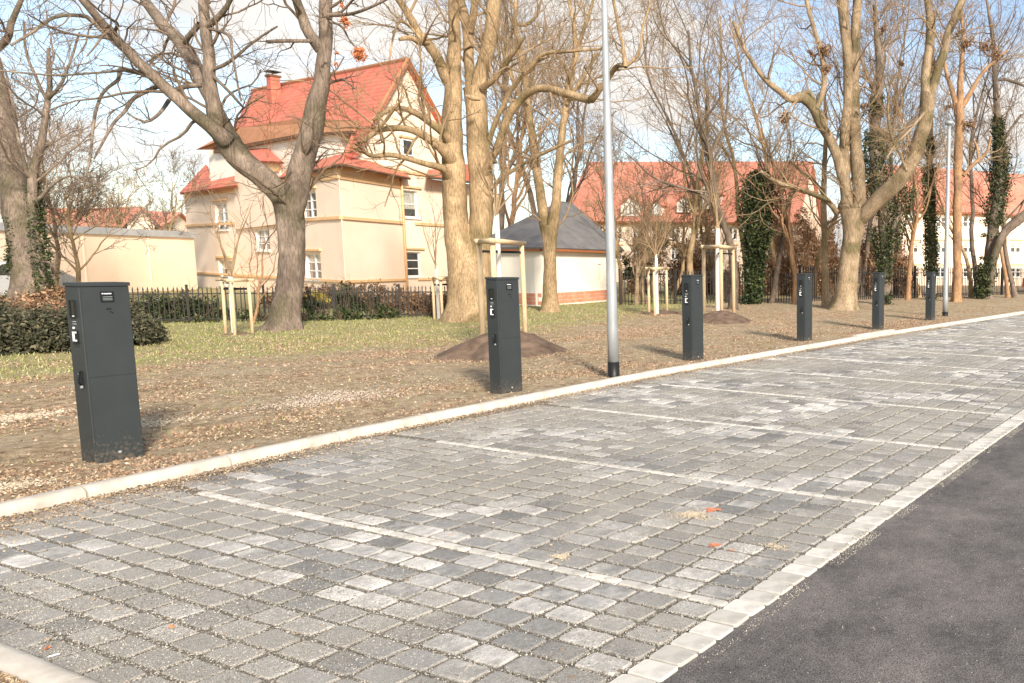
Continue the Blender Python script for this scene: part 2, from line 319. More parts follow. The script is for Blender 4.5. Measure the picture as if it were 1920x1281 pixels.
def rooftile():
    mt = mat('red roof tiles', (.48, .125, .085), (.58, .19, .13), scale=1.6, pos=(.3, .7))
    t = mt.node_tree; b = t.nodes['Principled BSDF']; src = b.inputs['Base Color'].links[0].from_socket
    tcn = nn(t, 'ShaderNodeTexCoord')
    wv = nn(t, 'ShaderNodeTexWave', wave_type='BANDS', bands_direction='Z'); wv.inputs['Scale'].default_value = 1.6; wv.inputs['Distortion'].default_value = .6; wv.inputs['Detail'].default_value = 2
    t.links.new(tcn.outputs['Object'], wv.inputs[0])
    n2 = nn(t, 'ShaderNodeTexNoise'); n2.inputs['Scale'].default_value = .45; n2.inputs['Detail'].default_value = 7; t.links.new(tcn.outputs['Object'], n2.inputs[0])
    mr = nn(t, 'ShaderNodeMapRange'); mr.inputs[1].default_value = .52; mr.inputs[2].default_value = .66; mr.inputs[4].default_value = .7; t.links.new(n2.outputs[0], mr.inputs[0])
    mm = nn(t, 'ShaderNodeMix', data_type='RGBA'); t.links.new(mr.outputs[0], mm.inputs[0]); t.links.new(src, mm.inputs[6]); mm.inputs[7].default_value = (.34, .17, .09, 1)
    t.links.new(mm.outputs[2], b.inputs['Base Color'])
    bp = nn(t, 'ShaderNodeBump'); bp.inputs['Strength'].default_value = .6; bp.inputs['Distance'].default_value = .05
    t.links.new(wv.outputs[0], bp.inputs['Height']); t.links.new(bp.outputs[0], b.inputs['Normal']); return mt
M['rooftile'] = rooftile()
M['rooftile_old'] = mat('mossy old roof tiles', (.34, .17, .09), (.42, .2, .11), scale=2, bump=.4, bscale=12)

def soil_mat():
    mt = bpy.data.materials.new('soil and thin lawn'); mt.use_nodes = True; t = mt.node_tree; b = t.nodes['Principled BSDF']
    b.inputs['Roughness'].default_value = .95; b.inputs['Specular IOR Level'].default_value = .1
    P = nn(t, 'ShaderNodeNewGeometry').outputs['Position']
    def noise(s, d=6, r=.6):
        n = nn(t, 'ShaderNodeTexNoise'); n.inputs['Scale'].default_value = s; n.inputs['Detail'].default_value = d; n.inputs['Roughness'].default_value = r; t.links.new(P, n.inputs[0]); return n.outputs[0]
    def ramp(src, els):
        r_ = nn(t, 'ShaderNodeValToRGB'); e = r_.color_ramp.elements
        e[0].position = els[0][0]; e[0].color = (*els[0][1], 1); e[1].position = els[-1][0]; e[1].color = (*els[-1][1], 1)
        for p_, c_ in els[1:-1]: x = e.new(p_); x.color = (*c_, 1)
        t.links.new(src, r_.inputs[0]); return r_.outputs[0]
    soil = ramp(noise(9, 9, .75), [(.33, (.10, .068, .04)), (.44, (.25, .178, .108)), (.55, (.40, .305, .195)), (.68, (.60, .51, .37))])
    dry = ramp(noise(.9, 5), [(.4, (0, 0, 0)), (.62, (1, 1, 1))])
    mixd = nn(t, 'ShaderNodeMix', data_type='RGBA'); t.links.new(dry, mixd.inputs[0]); t.links.new(soil, mixd.inputs[6])
    mu = nn(t, 'ShaderNodeMix', data_type='RGBA', blend_type='MULTIPLY'); mu.inputs[0].default_value = 1; t.links.new(soil, mu.inputs[6]); mu.inputs[7].default_value = (1.0, 1.0, .95, 1)
    sc = nn(t, 'ShaderNodeMix', data_type='RGBA'); sc.inputs[0].default_value = .5; t.links.new(mu.outputs[2], sc.inputs[6]); sc.inputs[7].default_value = (.37, .325, .245, 1)
    t.links.new(sc.outputs[2], mixd.inputs[7])
    grass = ramp(noise(14, 8, .75), [(.33, (.13, .145, .05)), (.48, (.27, .27, .11)), (.62, (.46, .41, .24))])
    sx = nn(t, 'ShaderNodeSeparateXYZ'); t.links.new(P, sx.inputs[0])
    # lawn where y > 14.5 + .12*x-ish with a ragged edge
    e0 = nn(t, 'ShaderNodeMath', operation='SUBTRACT'); e0.inputs[1].default_value = 12; t.links.new(sx.outputs[0], e0.inputs[0])
    e00 = nn(t, 'ShaderNodeMath', operation='MAXIMUM'); e00.inputs[1].default_value = 0; t.links.new(e0.outputs[0], e00.inputs[0])
    e1 = nn(t, 'ShaderNodeMath', operation='MULTIPLY_ADD'); e1.inputs[1].default_value = -.27; t.links.new(e00.outputs[0], e1.inputs[0]); t.links.new(sx.outputs[1], e1.inputs[2])
    e2 = nn(t, 'ShaderNodeMath', operation='MULTIPLY_ADD'); e2.inputs[1].default_value = 7.; t.links.new(noise(.55, 7, .7), e2.inputs[0]); t.links.new(e1.outputs[0], e2.inputs[2])
    mk = nn(t, 'ShaderNodeMapRange'); mk.inputs[1].default_value = 17.9; mk.inputs[2].default_value = 19.6; mk.inputs[4].default_value = .9; t.links.new(e2.outputs[0], mk.inputs[0])
    pt = nn(t, 'ShaderNodeMapRange'); pt.inputs[1].default_value = .44; pt.inputs[2].default_value = .6; pt.inputs[3].default_value = 1; pt.inputs[4].default_value = .35; t.links.new(noise(1.7, 5), pt.inputs[0])
    mk2 = nn(t, 'ShaderNodeMath', operation='MULTIPLY'); t.links.new(mk.outputs[0], mk2.inputs[0]); t.links.new(pt.outputs[0], mk2.inputs[1])
    fin = nn(t, 'ShaderNodeMix', data_type='RGBA'); t.links.new(mk2.outputs[0], fin.inputs[0]); t.links.new(mixd.outputs[2], fin.inputs[6]); t.links.new(grass, fin.inputs[7])
    t.links.new(fin.outputs[2], b.inputs['Base Color'])
    bp = nn(t, 'ShaderNodeBump'); bp.inputs['Strength'].default_value = .9; bp.inputs['Distance'].default_value = .05
    t.links.new(noise(12, 9, .75), bp.inputs['Height']); t.links.new(bp.outputs[0], b.inputs['Normal']); return mt
M['soil'] = soil_mat()
M['rooftile_far'] = mat('hazed red roof tiles', (.46, .165, .11), (.55, .24, .17), scale=.9, bump=.4, bscale=9)  # less saturated red for far roofs, distance haze put into the colour

# ------------------------------------------------------------------ ground
KX = np.array([-6, 0, 2.528, 5.312, 9.75, 17.782, 29.847, 45, 90.]); KY = np.array([6.0, 7.22, 7.66, 8.03, 8.3, 8.08, 7.31, 6.1, 2.5])
_kx = np.linspace(-6, 90, 400); _ky = np.interp(_kx, KX, KY)
for _ in range(6): _ky[1:-1] = (_ky[:-2]+2*_ky[1:-1]+_ky[2:])/4
def kerbY(x): return np.interp(x, _kx, _ky)
YE = 2.395       # inner edge of the edging
YO = 2.2         # outer edge

mb = MB(); mb.poly([(-900, -900, -.12), (900, -900, -.12), (900, 900, -.12), (-900, 900, -.12)])
tag(mb.build('ground', M['soil']), kind='structure')

def grid(name, xs, ys, zf, m_, yf=None):
    X, Y = np.meshgrid(xs, ys, indexing='ij')
    if yf is not None: Y = yf(X, Y)
    Z = zf(X, Y); v = np.stack([X, Y, Z], -1).reshape(-1, 3); a, b_ = len(xs), len(ys)
    i = (np.arange(a-1)[:, None]*b_+np.arange(b_-1)[None]).ravel()
    f = np.stack([i, i+b_, i+b_+1, i+1], 1)
    return link(name, mesh_np(name, v, f, True), m_)
def soil_z(X, Y):
    k = kerbY(X)+.13; t = np.clip((Y-k)/.35, 0, 1)
    z = .045 + .06*fbm(X*.35, Y*.35, 3, 5) + .045*fbm(X*1.7, Y*1.7, 4, 9)
    return .062*(1-t)+t*z
vv = np.concatenate([np.linspace(0, 1, 30)**1.3*6, np.linspace(6.12, 16, 90), np.linspace(16.5, 80, 60)])
xs = np.concatenate([np.linspace(-10, 1, 20), np.linspace(1.1, 16, 190), np.linspace(16.2, 40, 130), np.linspace(41, 95, 40)])
soil = grid('lawn', xs, vv, lambda X, Y: soil_z(X, Y) + np.where(X < 16, .03*fbm(X*9, Y*9, 3, 21), 0)*np.clip((Y-kerbY(X)-.15)/.2, 0, 1), M['soil'], lambda X, V: kerbY(X)+.138+V)
tag(soil, kind='structure')

mb = MB(); mb.poly([(-30, -60, -.012), (140, -60, -.012), (140, YO+.02, -.012), (-30, YO+.02, -.012)])
road = mb.build('road', M['asphalt']); tag(road, kind='structure')
# paving bed
mb = MB(); mb.poly([(1.2, 2.0, -.02), (90, 2.0, -.02), (90, 8.45, -.02), (1.2, 8.45, -.02)])
paving = grid('paving', np.linspace(1.3, 16, 300), np.linspace(2.3, 8.4, 130), lambda X, Y: -.010+.010*fbm(X*14, Y*14, 3, 3)+.016*fbm(X*.75, Y*.75, 3, 6), M['bed'])
tag(paving, kind='structure')
mb = MB(); mb.poly([(16, 2.2, -.016), (92, 2.2, -.016), (92, 8.4, -.016), (16, 8.4, -.016)]); mb.build('joint_bed', M['bed'], paving)

def sett(name, lx, ly, hgt=.05, wob=.004):
    """one split-edge sett, 8 corners round the top, slightly uneven"""
    mb = MB(); n = 8; a, b_ = lx/2, ly/2; c = .012
    ring = [(-a+c, -b_), (a-c, -b_), (a, -b_+c), (a, b_-c), (a-c, b_), (-a+c, b_), (-a, b_-c), (-a, -b_+c)]
    ring = [(x+random.uniform(-wob, wob), y+random.uniform(-wob, wob)) for x, y in ring]
    tz = [random.uniform(-.0015, .0015) for _ in ring]
    for sc, z in ((1, -hgt), (1, -.006), (.955, 0)):
        for (x, y), q in zip(ring, tz):
            mb.v.append((x*sc if sc == 1 else x-math.copysign(.005, x), y if sc == 1 else y-math.copysign(.005, y), z+(q if z > -.03 else 0)))
    for l in range(2):
        for k in range(n): k2 = (k+1) % n; mb.f.append((l*n+k, l*n+k2, (l+1)*n+k2, (l+1)*n+k))
    mb.f.append(tuple(2*n+k for k in range(n)))
    return mb.mesh(name)
PX, PY = .16, .262
variants = [sett('paver', PX-.026, PY-.03, wob=.005) for _ in range(10)]
for v_ in variants: v_.materials.append(M['paver_o'])
LX = [3.4486+2*i for i in range(-1, 30)]
spots = []
for i, x0 in enumerate(LX):
    n = 12; p = (2.0-.085)/n
    for r_ in range(n):
        x = x0+.0425+p*(r_+.5)
        if x < 1.72 or x > 62: continue
        for c_ in range(24):
            y = YE+.012+PY*(c_+.5)
            if y+PY*.5 > kerbY(x)-.005: 
                continue
            spots.append((x+random.uniform(-.003, .003), y+random.uniform(-.003, .003)))
spots = np.array(spots)
zz = np.zeros(len(spots))
px_, py_ = proj(np.stack([spots[:, 0], spots[:, 1], zz], 1))
dd = np.hypot(spots[:, 0], spots[:, 1])
vis = (px_ > -30) & (px_ < 1950) & (py_ < 1310) & (py_ > 400)
order = [i for i in np.argsort(dd) if vis[i]]
near = set(order[:300])
vco = [np.array([v.co[:] for v in me.vertices]) for me in variants]
AV = []; AF3 = []; AF8 = []; base = 0
topf = np.array([list(p.vertices) for p in variants[0].polygons if len(p.vertices) == 8]); sidef = np.array([list(p.vertices) for p in variants[0].polygons if len(p.vertices) == 4])
for i, (x, y) in enumerate(spots):
    k = i*7 % 10; dz = random.uniform(-.003, .003) ; 
    rx, ry, rz = random.gauss(0, .008), random.gauss(0, .008), random.gauss(0, .012)
    if i in near:
        o = link('paver', variants[k], None, paving); o.location = (x, y, dz); o.rotation_euler = (rx, ry, rz)
    elif vis[i] or dd[i] < 9:
        c = vco[k]; q = c.copy(); q[:, 0] = c[:, 0]-c[:, 1]*rz+x; q[:, 1] = c[:, 1]+c[:, 0]*rz+y; q[:, 2] = c[:, 2]+dz+c[:, 0]*ry+c[:, 1]*rx
        AV.append(q); AF3.append(sidef+base); AF8.append(topf+base); base += 24
V = np.concatenate(AV); F4 = np.concatenate(AF3); F8 = np.concatenate(AF8)
me = bpy.data.meshes.new('paver_field'); me.vertices.add(len(V)); me.vertices.foreach_set('co', V.astype(np.float32).ravel())
li = np.concatenate([F4.ravel(), F8.ravel()]).astype(np.int32); me.loops.add(len(li)); me.loops.foreach_set('vertex_index', li)
me.polygons.add(len(F4)+len(F8)); lt = np.concatenate([np.full(len(F4), 4), np.full(len(F8), 8)]).astype(np.int32)
me.polygons.foreach_set('loop_start', (np.cumsum(lt)-lt).astype(np.int32)); me.polygons.foreach_set('loop_total', lt); me.update(calc_edges=True); me.shade_flat()
tag(link('pavers_beyond', me, M['paver_i'], paving), kind='stuff')
# white dividing rows
mv = [sett('marking_stone', .064, .232, wob=.002) for _ in range(4)]
for v_ in mv: v_.materials.append(M['mark'])
cnt = 0
for i, x0 in enumerate(LX):
    if x0 < 2 or x0 > 30: continue
    y = YE+.006+.12
    while y+.12 < kerbY(x0)-{1: .35, 2: .8, 3: .6, 4: .4}.get(i, .25):
        o = link('marking_stone', mv[cnt % 4], None, paving); o.location = (x0, y, .001+random.uniform(-.001, .001)); o.rotation_euler.z = random.gauss(0, .008)
        cnt += 1; y += .24
mb = MB()
for x0 in LX:
    if x0 >= 30:
        mb.box(x0-.037, x0+.037, YE+.01, kerbY(x0)-.1, -.03, .002)
tag(mb.build('marking_rows_beyond', M['mark'], paving), kind='stuff')
# edging strip of pale stones
edging = link('edging', None) if False else None
mb = MB(); mb.box(1.3, 92, YO+.02, YE-.02, -.1, -.012); edging = mb.build('edging', M['bed']); tag(edging, kind='structure')
ev = [sett('edging_stone', .1345, .188, wob=.0025) for _ in range(6)]
for v_ in ev: v_.materials.append(M['edge_o'])
x = 1.42; k = 0; mb = MB()
while x < 90:
    if k < 290:
        o = link('edging_stone', ev[k*5 % 6], None, edging); o.location = (x, (YE+YO)/2+random.gauss(0, .002), .002+random.gauss(0, .0012)); o.rotation_euler.z = random.gauss(0, .01)
    else: mb.box(x-.069, x+.069, YO, YE, -.05, .003, .004)
    x += .1455; k += 1
tag(mb.build('edging_stones_beyond', M['edge_o'], edging), kind='stuff')
# kerb
kerb = MB(); 
for a, b_ in zip(np.arange(-3, 88, 3.), np.arange(0, 91, 3.)):
    ya, yb = kerbY(a), kerbY(b_)
    kerb.hexa([(a, ya+.01, -.2), (b_, yb+.01, -.2), (b_, yb+.11, -.2), (a, ya+.11, -.2), (a, ya+.01, -.06), (b_, yb+.01, -.06), (b_, yb+.11, -.06), (a, ya+.11, -.06)])
kerb = kerb.build('kerb', M['bed']); tag(kerb, kind='structure')
def kerb_mesh(L=.997):
    prof = [(-.012, -.08), (-.010, .03), (-.002, .055), (.016, .075), (.045, .084), (.115, .084), (.135, .07), (.14, .02), (.14, -.08)]
    mb = MB(); nseg = 4
    for s in range(nseg+1):
        for y, z in prof: mb.v.append((-L/2+L*s/nseg, y+random.uniform(-.0015, .0015), z+random.uniform(-.002, .002)*(z > .0)))
    n = len(prof)
    for s in range(nseg):
        for k in range(n-1): mb.f.append((s*n+k+1, s*n+k, (s+1)*n+k, (s+1)*n+k+1))
    b = len(mb.v); mb.v += mb.v[:n]; mb.v += mb.v[nseg*n:nseg*n+n]
    mb.f.append(tuple(range(b, b+n))); mb.f.append(tuple(b+n+k for k in range(n))[::-1])
    return mb.mesh('kerb_stone', True)
kvars = [kerb_mesh() for _ in range(4)]
for v_ in kvars: v_.materials.append(M['kerb'])
x = -2.5; k = 0
while x < 70:
    y = float(kerbY(x)); sl_ = float(kerbY(x+.5)-kerbY(x-.5)); y += .0
    if 16.9 < x < 19.2: lift = .045
    else: lift = 0
    o = link('kerb_stone', kvars[k % 4], None, kerb); o.location = (x, y, lift+random.uniform(-.002, .002)); o.rotation_euler.z = math.atan(sl_)+random.gauss(0, .002); o.rotation_euler.x = random.gauss(0, .01)
    x += 1.0; k += 1
# end kerb, bottom left of the photograph
ekerb = MB(); ekerb.box(1.5, 1.61, 2.3, 7.4, -.2, -.06); ekerb = ekerb.build('end_kerb', M['bed']); tag(ekerb, kind='structure')
y = 2.8
while y < 7.2:
    o = link('kerb_stone', kvars[int(y) % 4], None, ekerb); o.location = (1.622, y, -.012); o.rotation_euler.z = R(90); y += 1.0
eg = grid('verge', np.linspace(-2, 1.487, 60), np.linspace(2.3, 7.4, 80), lambda X, Y: .04+.02*fbm(X*3, Y*3, 4, 2), M['soil']); tag(eg, kind='structure')

# ------------------------------------------------------------------ charging stations
def station():
    r_ = empty('charging_station'); W_, D_, Hh = .335, .205, 1.53
    # local: x 0..W (faces lot with -y side), y 0..D
    mb = MB(); mb.box(0, W_, 0, D_, -.12, Hh-.035, 0); b = mb.build('housing', M['station'], r_)
    bev = b.modifiers.new('b', 'BEVEL'); bev.width = .006; bev.segments = 2
    mb = MB(); mb.box(-.006, W_+.006, -.008, D_+.004, Hh-.030, Hh, .004); mb.build('lid', M['station'], r_)
    mb = MB(); mb.box(.004, W_-.004, .004, D_-.004, Hh-.036, Hh-.029); mb.build('seam', M['station_seam'], r_)
    mb = MB(); mb.box(.012, W_-.008, -.004, -.0002, .745, Hh-.05, 0); u_ = mb.build('upper_door', M['station'], r_)
    mb = MB(); mb.box(.012, W_-.008, -.004, -.0002, .03, .737, 0); mb.build('lower_door', M['station'], r_)
    # plaque with white line of lettering
    mb = MB(); mb.box(.135, .225, -.008, -.0042, 1.365, 1.455); pl = mb.build('plaque', M['station_dark'], r_)
    mb = MB()
    mb.tube([(.149, -.0082, 1.437), (.149, -.0092, 1.437)], .0052, 10)
    x = .158
    for wd in (.006, .007, .009, .007, .003, .007, .007):
        mb.box(x, x+wd-.0015, -.0092, -.0082, 1.432, 1.441+(.002 if wd == .003 else 0)); x += wd+.0008
    mb.build('lettering', M['station_white'], pl)
    mb = MB()
    for k in range(3): mb.box(.148, .212, -.0092, -.0082, 1.383+.013*k, 1.386+.013*k)
    mb.build('small_print', M['station_grey'], pl)
    # dark scribbled emblem below the plaque
    mb = MB(); mb.box(.168, .182, -.0056, -.0042, 1.30, 1.315); mb.box(.185, .199, -.0056, -.0042, 1.302, 1.316)
    mb.hexa([(.19, -.0056, 1.283), (.21, -.0056, 1.268), (.214, -.0042, 1.274), (.194, -.0042, 1.289), (.186, -.0056, 1.287), (.207, -.0056, 1.279), (.209, -.0042, 1.284), (.19, -.0042, 1.292)])
    mb.build('emblem', M['station_dark'], r_)
    mb = MB(); mb.tube([(.165, -.004, .085), (.165, -.012, .085)], .011, 10); mb.build('bolt', M['station_grey'], r_)
    # left narrow face (x = 0): display recess, label rows, socket, handle
    def lf(y0, y1, z0, z1, x0=-.005, m_='station_dark', name='display', par=r_):
        mb = MB(); mb.box(x0, -.0003 if x0 > -.006 else -.0052, y0, y1, z0, z1); return mb.build(name, M[m_], par)
    mb = MB(); f0 = (.062, .142, 1.24, 1.385); t_ = .007
    for a, b_, c, e_ in ((f0[0], f0[1], f0[3]-t_, f0[3]), (f0[0], f0[1], f0[2], f0[2]+t_), (f0[0], f0[0]+t_, f0[2]+t_, f0[3]-t_), (f0[1]-t_, f0[1], f0[2]+t_, f0[3]-t_)): mb.box(-.012, -.0003, a, b_, c, e_)
    fr = mb.build('display_frame', M['station_seam'], r_)
    lf(.070, .134, 1.248, 1.377, -.0055, 'station_dark', 'display', fr)
    lf(.085, .112, 1.25, 1.258, -.0075, 'station_white', 'status_lamp', fr)
    for k, z in enumerate((1.205, 1.185)): lf(.078, .126, z, z+.007, -.004, 'station_grey', 'label_row')
    mb = MB(); mb.tube([(-.0002, .118, 1.155), (-.007, .118, 1.155)], .0095, 12); mb.build('card_reader_dot', M['station_white'], r_)
    so_ = lf(.062, .138, 1.02, 1.135, -.006, 'station_seam', 'socket')
    mb = MB(); mb.box(-.012, -.0062, .108, .128, 1.045, 1.125); mb.box(-.012, -.0062, .078, .107, 1.045, 1.058); mb.box(-.012, -.0062, .078, .107, 1.112, 1.125)
    mb.build('socket_flap', M['station_white'], so_)
    lf(.07, .13, 1.0, 1.008, -.004, 'station_dark', 'label_row')
    hd = lf(.055, .085, .66, .80, -.008, 'station_seam', 'handle_recess')
    mb = MB(); mb.tube([(-.012, .072, .79), (-.024, .070, .775), (-.026, .07, .70), (-.013, .07, .68)], .007, 8); mb.build('handle', M['station_dark'], hd, True)
    mb = MB(); mb.tube([(-.01, .058, .665), (-.02, .058, .665)], .012, 10); mb.build('lock', M['station_grey'], hd)
    return r_
labels = ['nearest and largest grey charging post at the left edge of the bays', 'grey charging post in front of the big soil mound and tied young tree',
          'grey charging post just right of the near lamp post, beside the second soil mound', 'grey charging post halfway along the kerb, in front of the thick pale tree',
          'grey charging post between the thick pale tree and the farthest post', 'farthest and smallest grey charging post, beside the white lamp post']
s0 = station(); sts = [s0]+[copy_tree(s0) for _ in range(5)]
for i, s in enumerate(sts):
    s.location = (3.462+4.02*i+(.06 if i else 0), 8.72, .03); s.rotation_euler.z = R([1.5, -1.5, 1, 0, .5, 0][i])
    tag(s, labels[i], 'charging post', 'charging posts in a row behind the kerb')

# ------------------------------------------------------------------ lamp posts
def lamp(p, hgt, lab, r0, r1, band):
    r_ = empty('lamp_post', p)
    mb = MB(); mb.tube([(0, 0, -.3), (0, 0, band)], r0*1.06, 20); mb.build('foot_coating', M['black_band'], r_, True)
    mb = MB(); n = 14
    mb.tube([(0, 0, band-.002+(hgt-band)*k/n) for k in range(n+1)], [r0+(r1-r0)*k/n for k in range(n+1)], 20); mb.build('shaft', M['galv'], r_, True)
    if hgt < 7:
        mb = MB(); mb.tube([(0, 0, hgt), (0, 0, hgt+.05), (0, 0, hgt+.12), (0, 0, hgt+.16)], [r1, .16, .17, .04], 14); mb.build('lamp_head', M['galv'], r_, True)
        tag(r_, lab, 'lamp post', 'lamp posts behind the kerb'); return r_
    mb = MB(); mb.tube([(0, 0, hgt), (0, 0, hgt+.25), (.15, -.3, hgt+.35), (.35, -.9, hgt+.42)], [r1, r1*.9, r1*.8, r1*.7], 12); mb.build('arm', M['galv'], r_, True)
    mb = MB(); mb.tube([(.33, -.8, hgt+.4), (.4, -1.1, hgt+.42), (.5, -1.5, hgt+.43)], [.06, .13, .07], 12); mb.build('lamp_head', M['metalgrey'], r_, True)
    tag(r_, lab, 'lamp post', 'lamp posts behind the kerb'); return r_
g = G(1151, 713); lamp((g[0], g[1], .04), 7.3, 'tall grey steel lamp post with a black foot, nearest to the kerb stones', .08, .026, .24)
g = G(1772, 596); lamp((g[0], g[1], .04), 6.3, 'distant pale lamp post right of the farthest charging post', .095, .06, .16)

# ------------------------------------------------------------------ young trees with stakes
def mound(px, py, rad, hh, lab, sy=.8):
    c = G(px, py); n = 90; v = []; f = []
    rings = 30
    for i in range(rings+1):
        t = i/rings
        for k in range(n):
            a = 2*math.pi*k/n; rr = rad*t*(1+.08*math.sin(3*a+px)+.05*math.sin(7*a))
            z = hh*(math.cos(math.pi*t)*.5+.5)**.8*(1+.12*math.sin(5*a+px)*t) + .03*float(fbm(np.array(rr*math.cos(a)*2.5+px), np.array(rr*math.sin(a)*2.5), 3, 4)) + .05*float(fbm(np.array(rr*math.cos(a)*9.+px), np.array(rr*math.sin(a)*9.), 3, 6))*(1-.5*t)
            v.append((c[0]+rr*math.cos(a), c[1]+sy*rr*math.sin(a), z+.035-.08*t))
    for i in range(rings):
        for k in range(n): k2 = (k+1) % n; f.append((i*n+k, (i+1)*n+k, (i+1)*n+k2, i*n+k2))
    o = link('soil_mound', mesh_np('soil_mound', np.array(v), np.array(f), True), M['mound']); tag(o, lab, 'soil mound', 'soil mounds round the young trees'); return c
# --- tubes in bulk for twigs
def unit(v): return v/(np.linalg.norm(v, axis=-1, keepdims=True)+1e-9)
class Tubes:
    def __init__(s): s.V = []; s.F = []; s.n = 0
    def add(s, C, Rr, sides):
        N, K, _ = C.shape
        T = np.empty_like(C); T[:, 1:-1] = C[:, 2:]-C[:, :-2]; T[:, 0] = C[:, 1]-C[:, 0]; T[:, -1] = C[:, -1]-C[:, -2]; T = unit(T)
        mean = unit(C[:, -1]-C[:, 0]); ref = np.where(np.abs(mean[:, 2:3]) > .8, np.array([[1., 0, 0]]), np.array([[0, 0, 1.]]))[:, None, :]
        A = unit(np.cross(T, np.broadcast_to(ref, T.shape))); B = np.cross(T, A)
        an = np.arange(sides)*2*np.pi/sides
        P = C[:, :, None, :]+Rr[:, :, None, None]*(np.cos(an)[None, None, :, None]*A[:, :, None, :]+np.sin(an)[None, None, :, None]*B[:, :, None, :])
        s.V.append(P.reshape(-1, 3))
        i = s.n+(np.arange(N)*K*sides)[:, None, None]+(np.arange(K-1)*sides)[None, :, None]; k = np.arange(sides)[None, None, :]; k2 = (k+1) % sides
        s.F.append(np.stack([i+k, i+k2, i+sides+k2, i+sides+k], -1).reshape(-1, 4)); s.n += N*K*sides
    def build(s, name, m_, parent=None, smooth=True):
        if not s.V: return None
        return link(name, mesh_np(name, np.concatenate(s.V), np.concatenate(s.F), smooth), m_, parent)
def branches(S, Dr, L, r0, r1, K, rg, wob=.25, upb=.06, sag=0.):
    N = len(S); C = np.empty((N, K, 3)); C[:, 0] = S; d_ = unit(Dr)
    for k in range(1, K):
        d_ = unit(d_+rg.normal(0, wob, (N, 3))+np.array([0, 0, upb-sag*k]))
        C[:, k] = C[:, k-1]+d_*(L/(K-1))[:, None]
    t = np.linspace(0, 1, K)[None]; return C, r0[:, None]*(1-t)+r1[:, None]*t
def spawn(C, Rr, n, rg, ang=(.5, 1.1), lo=.2, lr=(.4, .7), rf=.6, L=None, rmin=.004):
    """n children on each branch"""
    N, K, _ = C.shape; idx = np.repeat(np.arange(N), n); t = rg.uniform(lo, 1, len(idx))*(K-1); i = np.minimum(t.astype(int), K-2); f = (t-i)[:, None]
    P = C[idx, i]*(1-f)+C[idx, i+1]*f; T = unit(C[idx, i+1]-C[idx, i]); rad = Rr[idx, i]*(1-f[:, 0])+Rr[idx, i+1]*f[:, 0]
    q = unit(np.cross(T, unit(rg.normal(0, 1, T.shape)))); a = rg.uniform(ang[0], ang[1], len(idx))[:, None]
    d_ = T*np.cos(a)+q*np.sin(a)
    plen = np.linalg.norm(C[:, 1:]-C[:, :-1], axis=-1).sum(1)[idx] if L is None else L
    return P, d_, plen*rg.uniform(lr[0], lr[1], len(idx)), np.maximum(rad*rf, rmin)
def twigs(tb, C, Rr, rg, counts, lens=((.45, .75),)*4, wob=.2, upb=.05, sag=0., sides=3, rmin=.004, first_len=None, lo=.15):
    for lv, n in enumerate(counts):
        P, d_, L, r0 = spawn(C, Rr, n, rg, lr=lens[min(lv, len(lens)-1)], rf=.6, L=first_len if lv == 0 else None, lo=lo, rmin=rmin)
        if lv == 0 and first_len is not None: r0 = np.minimum(r0, .045)
        C, Rr = branches(P, d_, L, r0, np.maximum(r0*.35, rmin*.7), [7, 6, 5, 4][min(lv, 3)], rg, wob, upb, sag); tb.add(C, Rr, sides if lv else 5)

def resample(P, rad, step):
    P = np.array(P, float); rad = np.array(rad, float); out = []; ro = []
    n = len(P)
    for i in range(n-1):
        p0 = P[max(i-1, 0)]; p1 = P[i]; p2 = P[i+1]; p3 = P[min(i+2, n-1)]; m_ = max(2, int(np.linalg.norm(p2-p1)/step))
        for k in range(m_):
            t = k/m_; out.append(.5*((2*p1)+(-p0+p2)*t+(2*p0-5*p1+4*p2-p3)*t*t+(-p0+3*p1-3*p2+p3)*t**3)); ro.append(rad[i]*(1-t)+rad[i+1]*t)
    out.append(P[-1]); ro.append(rad[-1]); return np.array(out), np.array(ro)
def limb_tube(mb_list, P, rad, rg, sides=12, knob=.07, root=False):
    K = len(P); C = P[None]; T = np.gradient(P, axis=0); T = unit(T)
    ref = np.array([.2, .95, .1]) if abs(T[0][2]) > .5 else np.array([0, 0, 1.])
    A = unit(np.cross(T, ref)); B = np.cross(T, A); an = np.arange(sides)*2*np.pi/sides
    arc = np.concatenate([[0], np.cumsum(np.linalg.norm(np.diff(P, axis=0), axis=1))])
    s0_ = rg.uniform(0, 99)
    nz = 1+knob*2.4*fbm(np.cos(an)[None]*1.1+s0_+arc[:, None]*1.2, np.sin(an)[None]*1.1+arc[:, None]*.6, 3, 3)
    if root: nz = nz*(1+np.exp(-np.maximum(arc-.25, 0)/.28)[:, None]*(.12+.30*np.maximum(np.cos(an*5+s0_), 0)[None]))
    V_ = P[:, None]+(rad[:, None]*nz)[..., None]*(np.cos(an)[None, :, None]*A[:, None]+np.sin(an)[None, :, None]*B[:, None])
    mb_list.V.append(V_.reshape(-1, 3)); i = mb_list.n+(np.arange(K-1)*sides)[:, None]; k = np.arange(sides)[None]; k2 = (k+1) % sides
    mb_list.F.append(np.stack([i+k, i+k2, i+sides+k2, i+sides+k], -1).reshape(-1, 4)); mb_list.n += K*sides

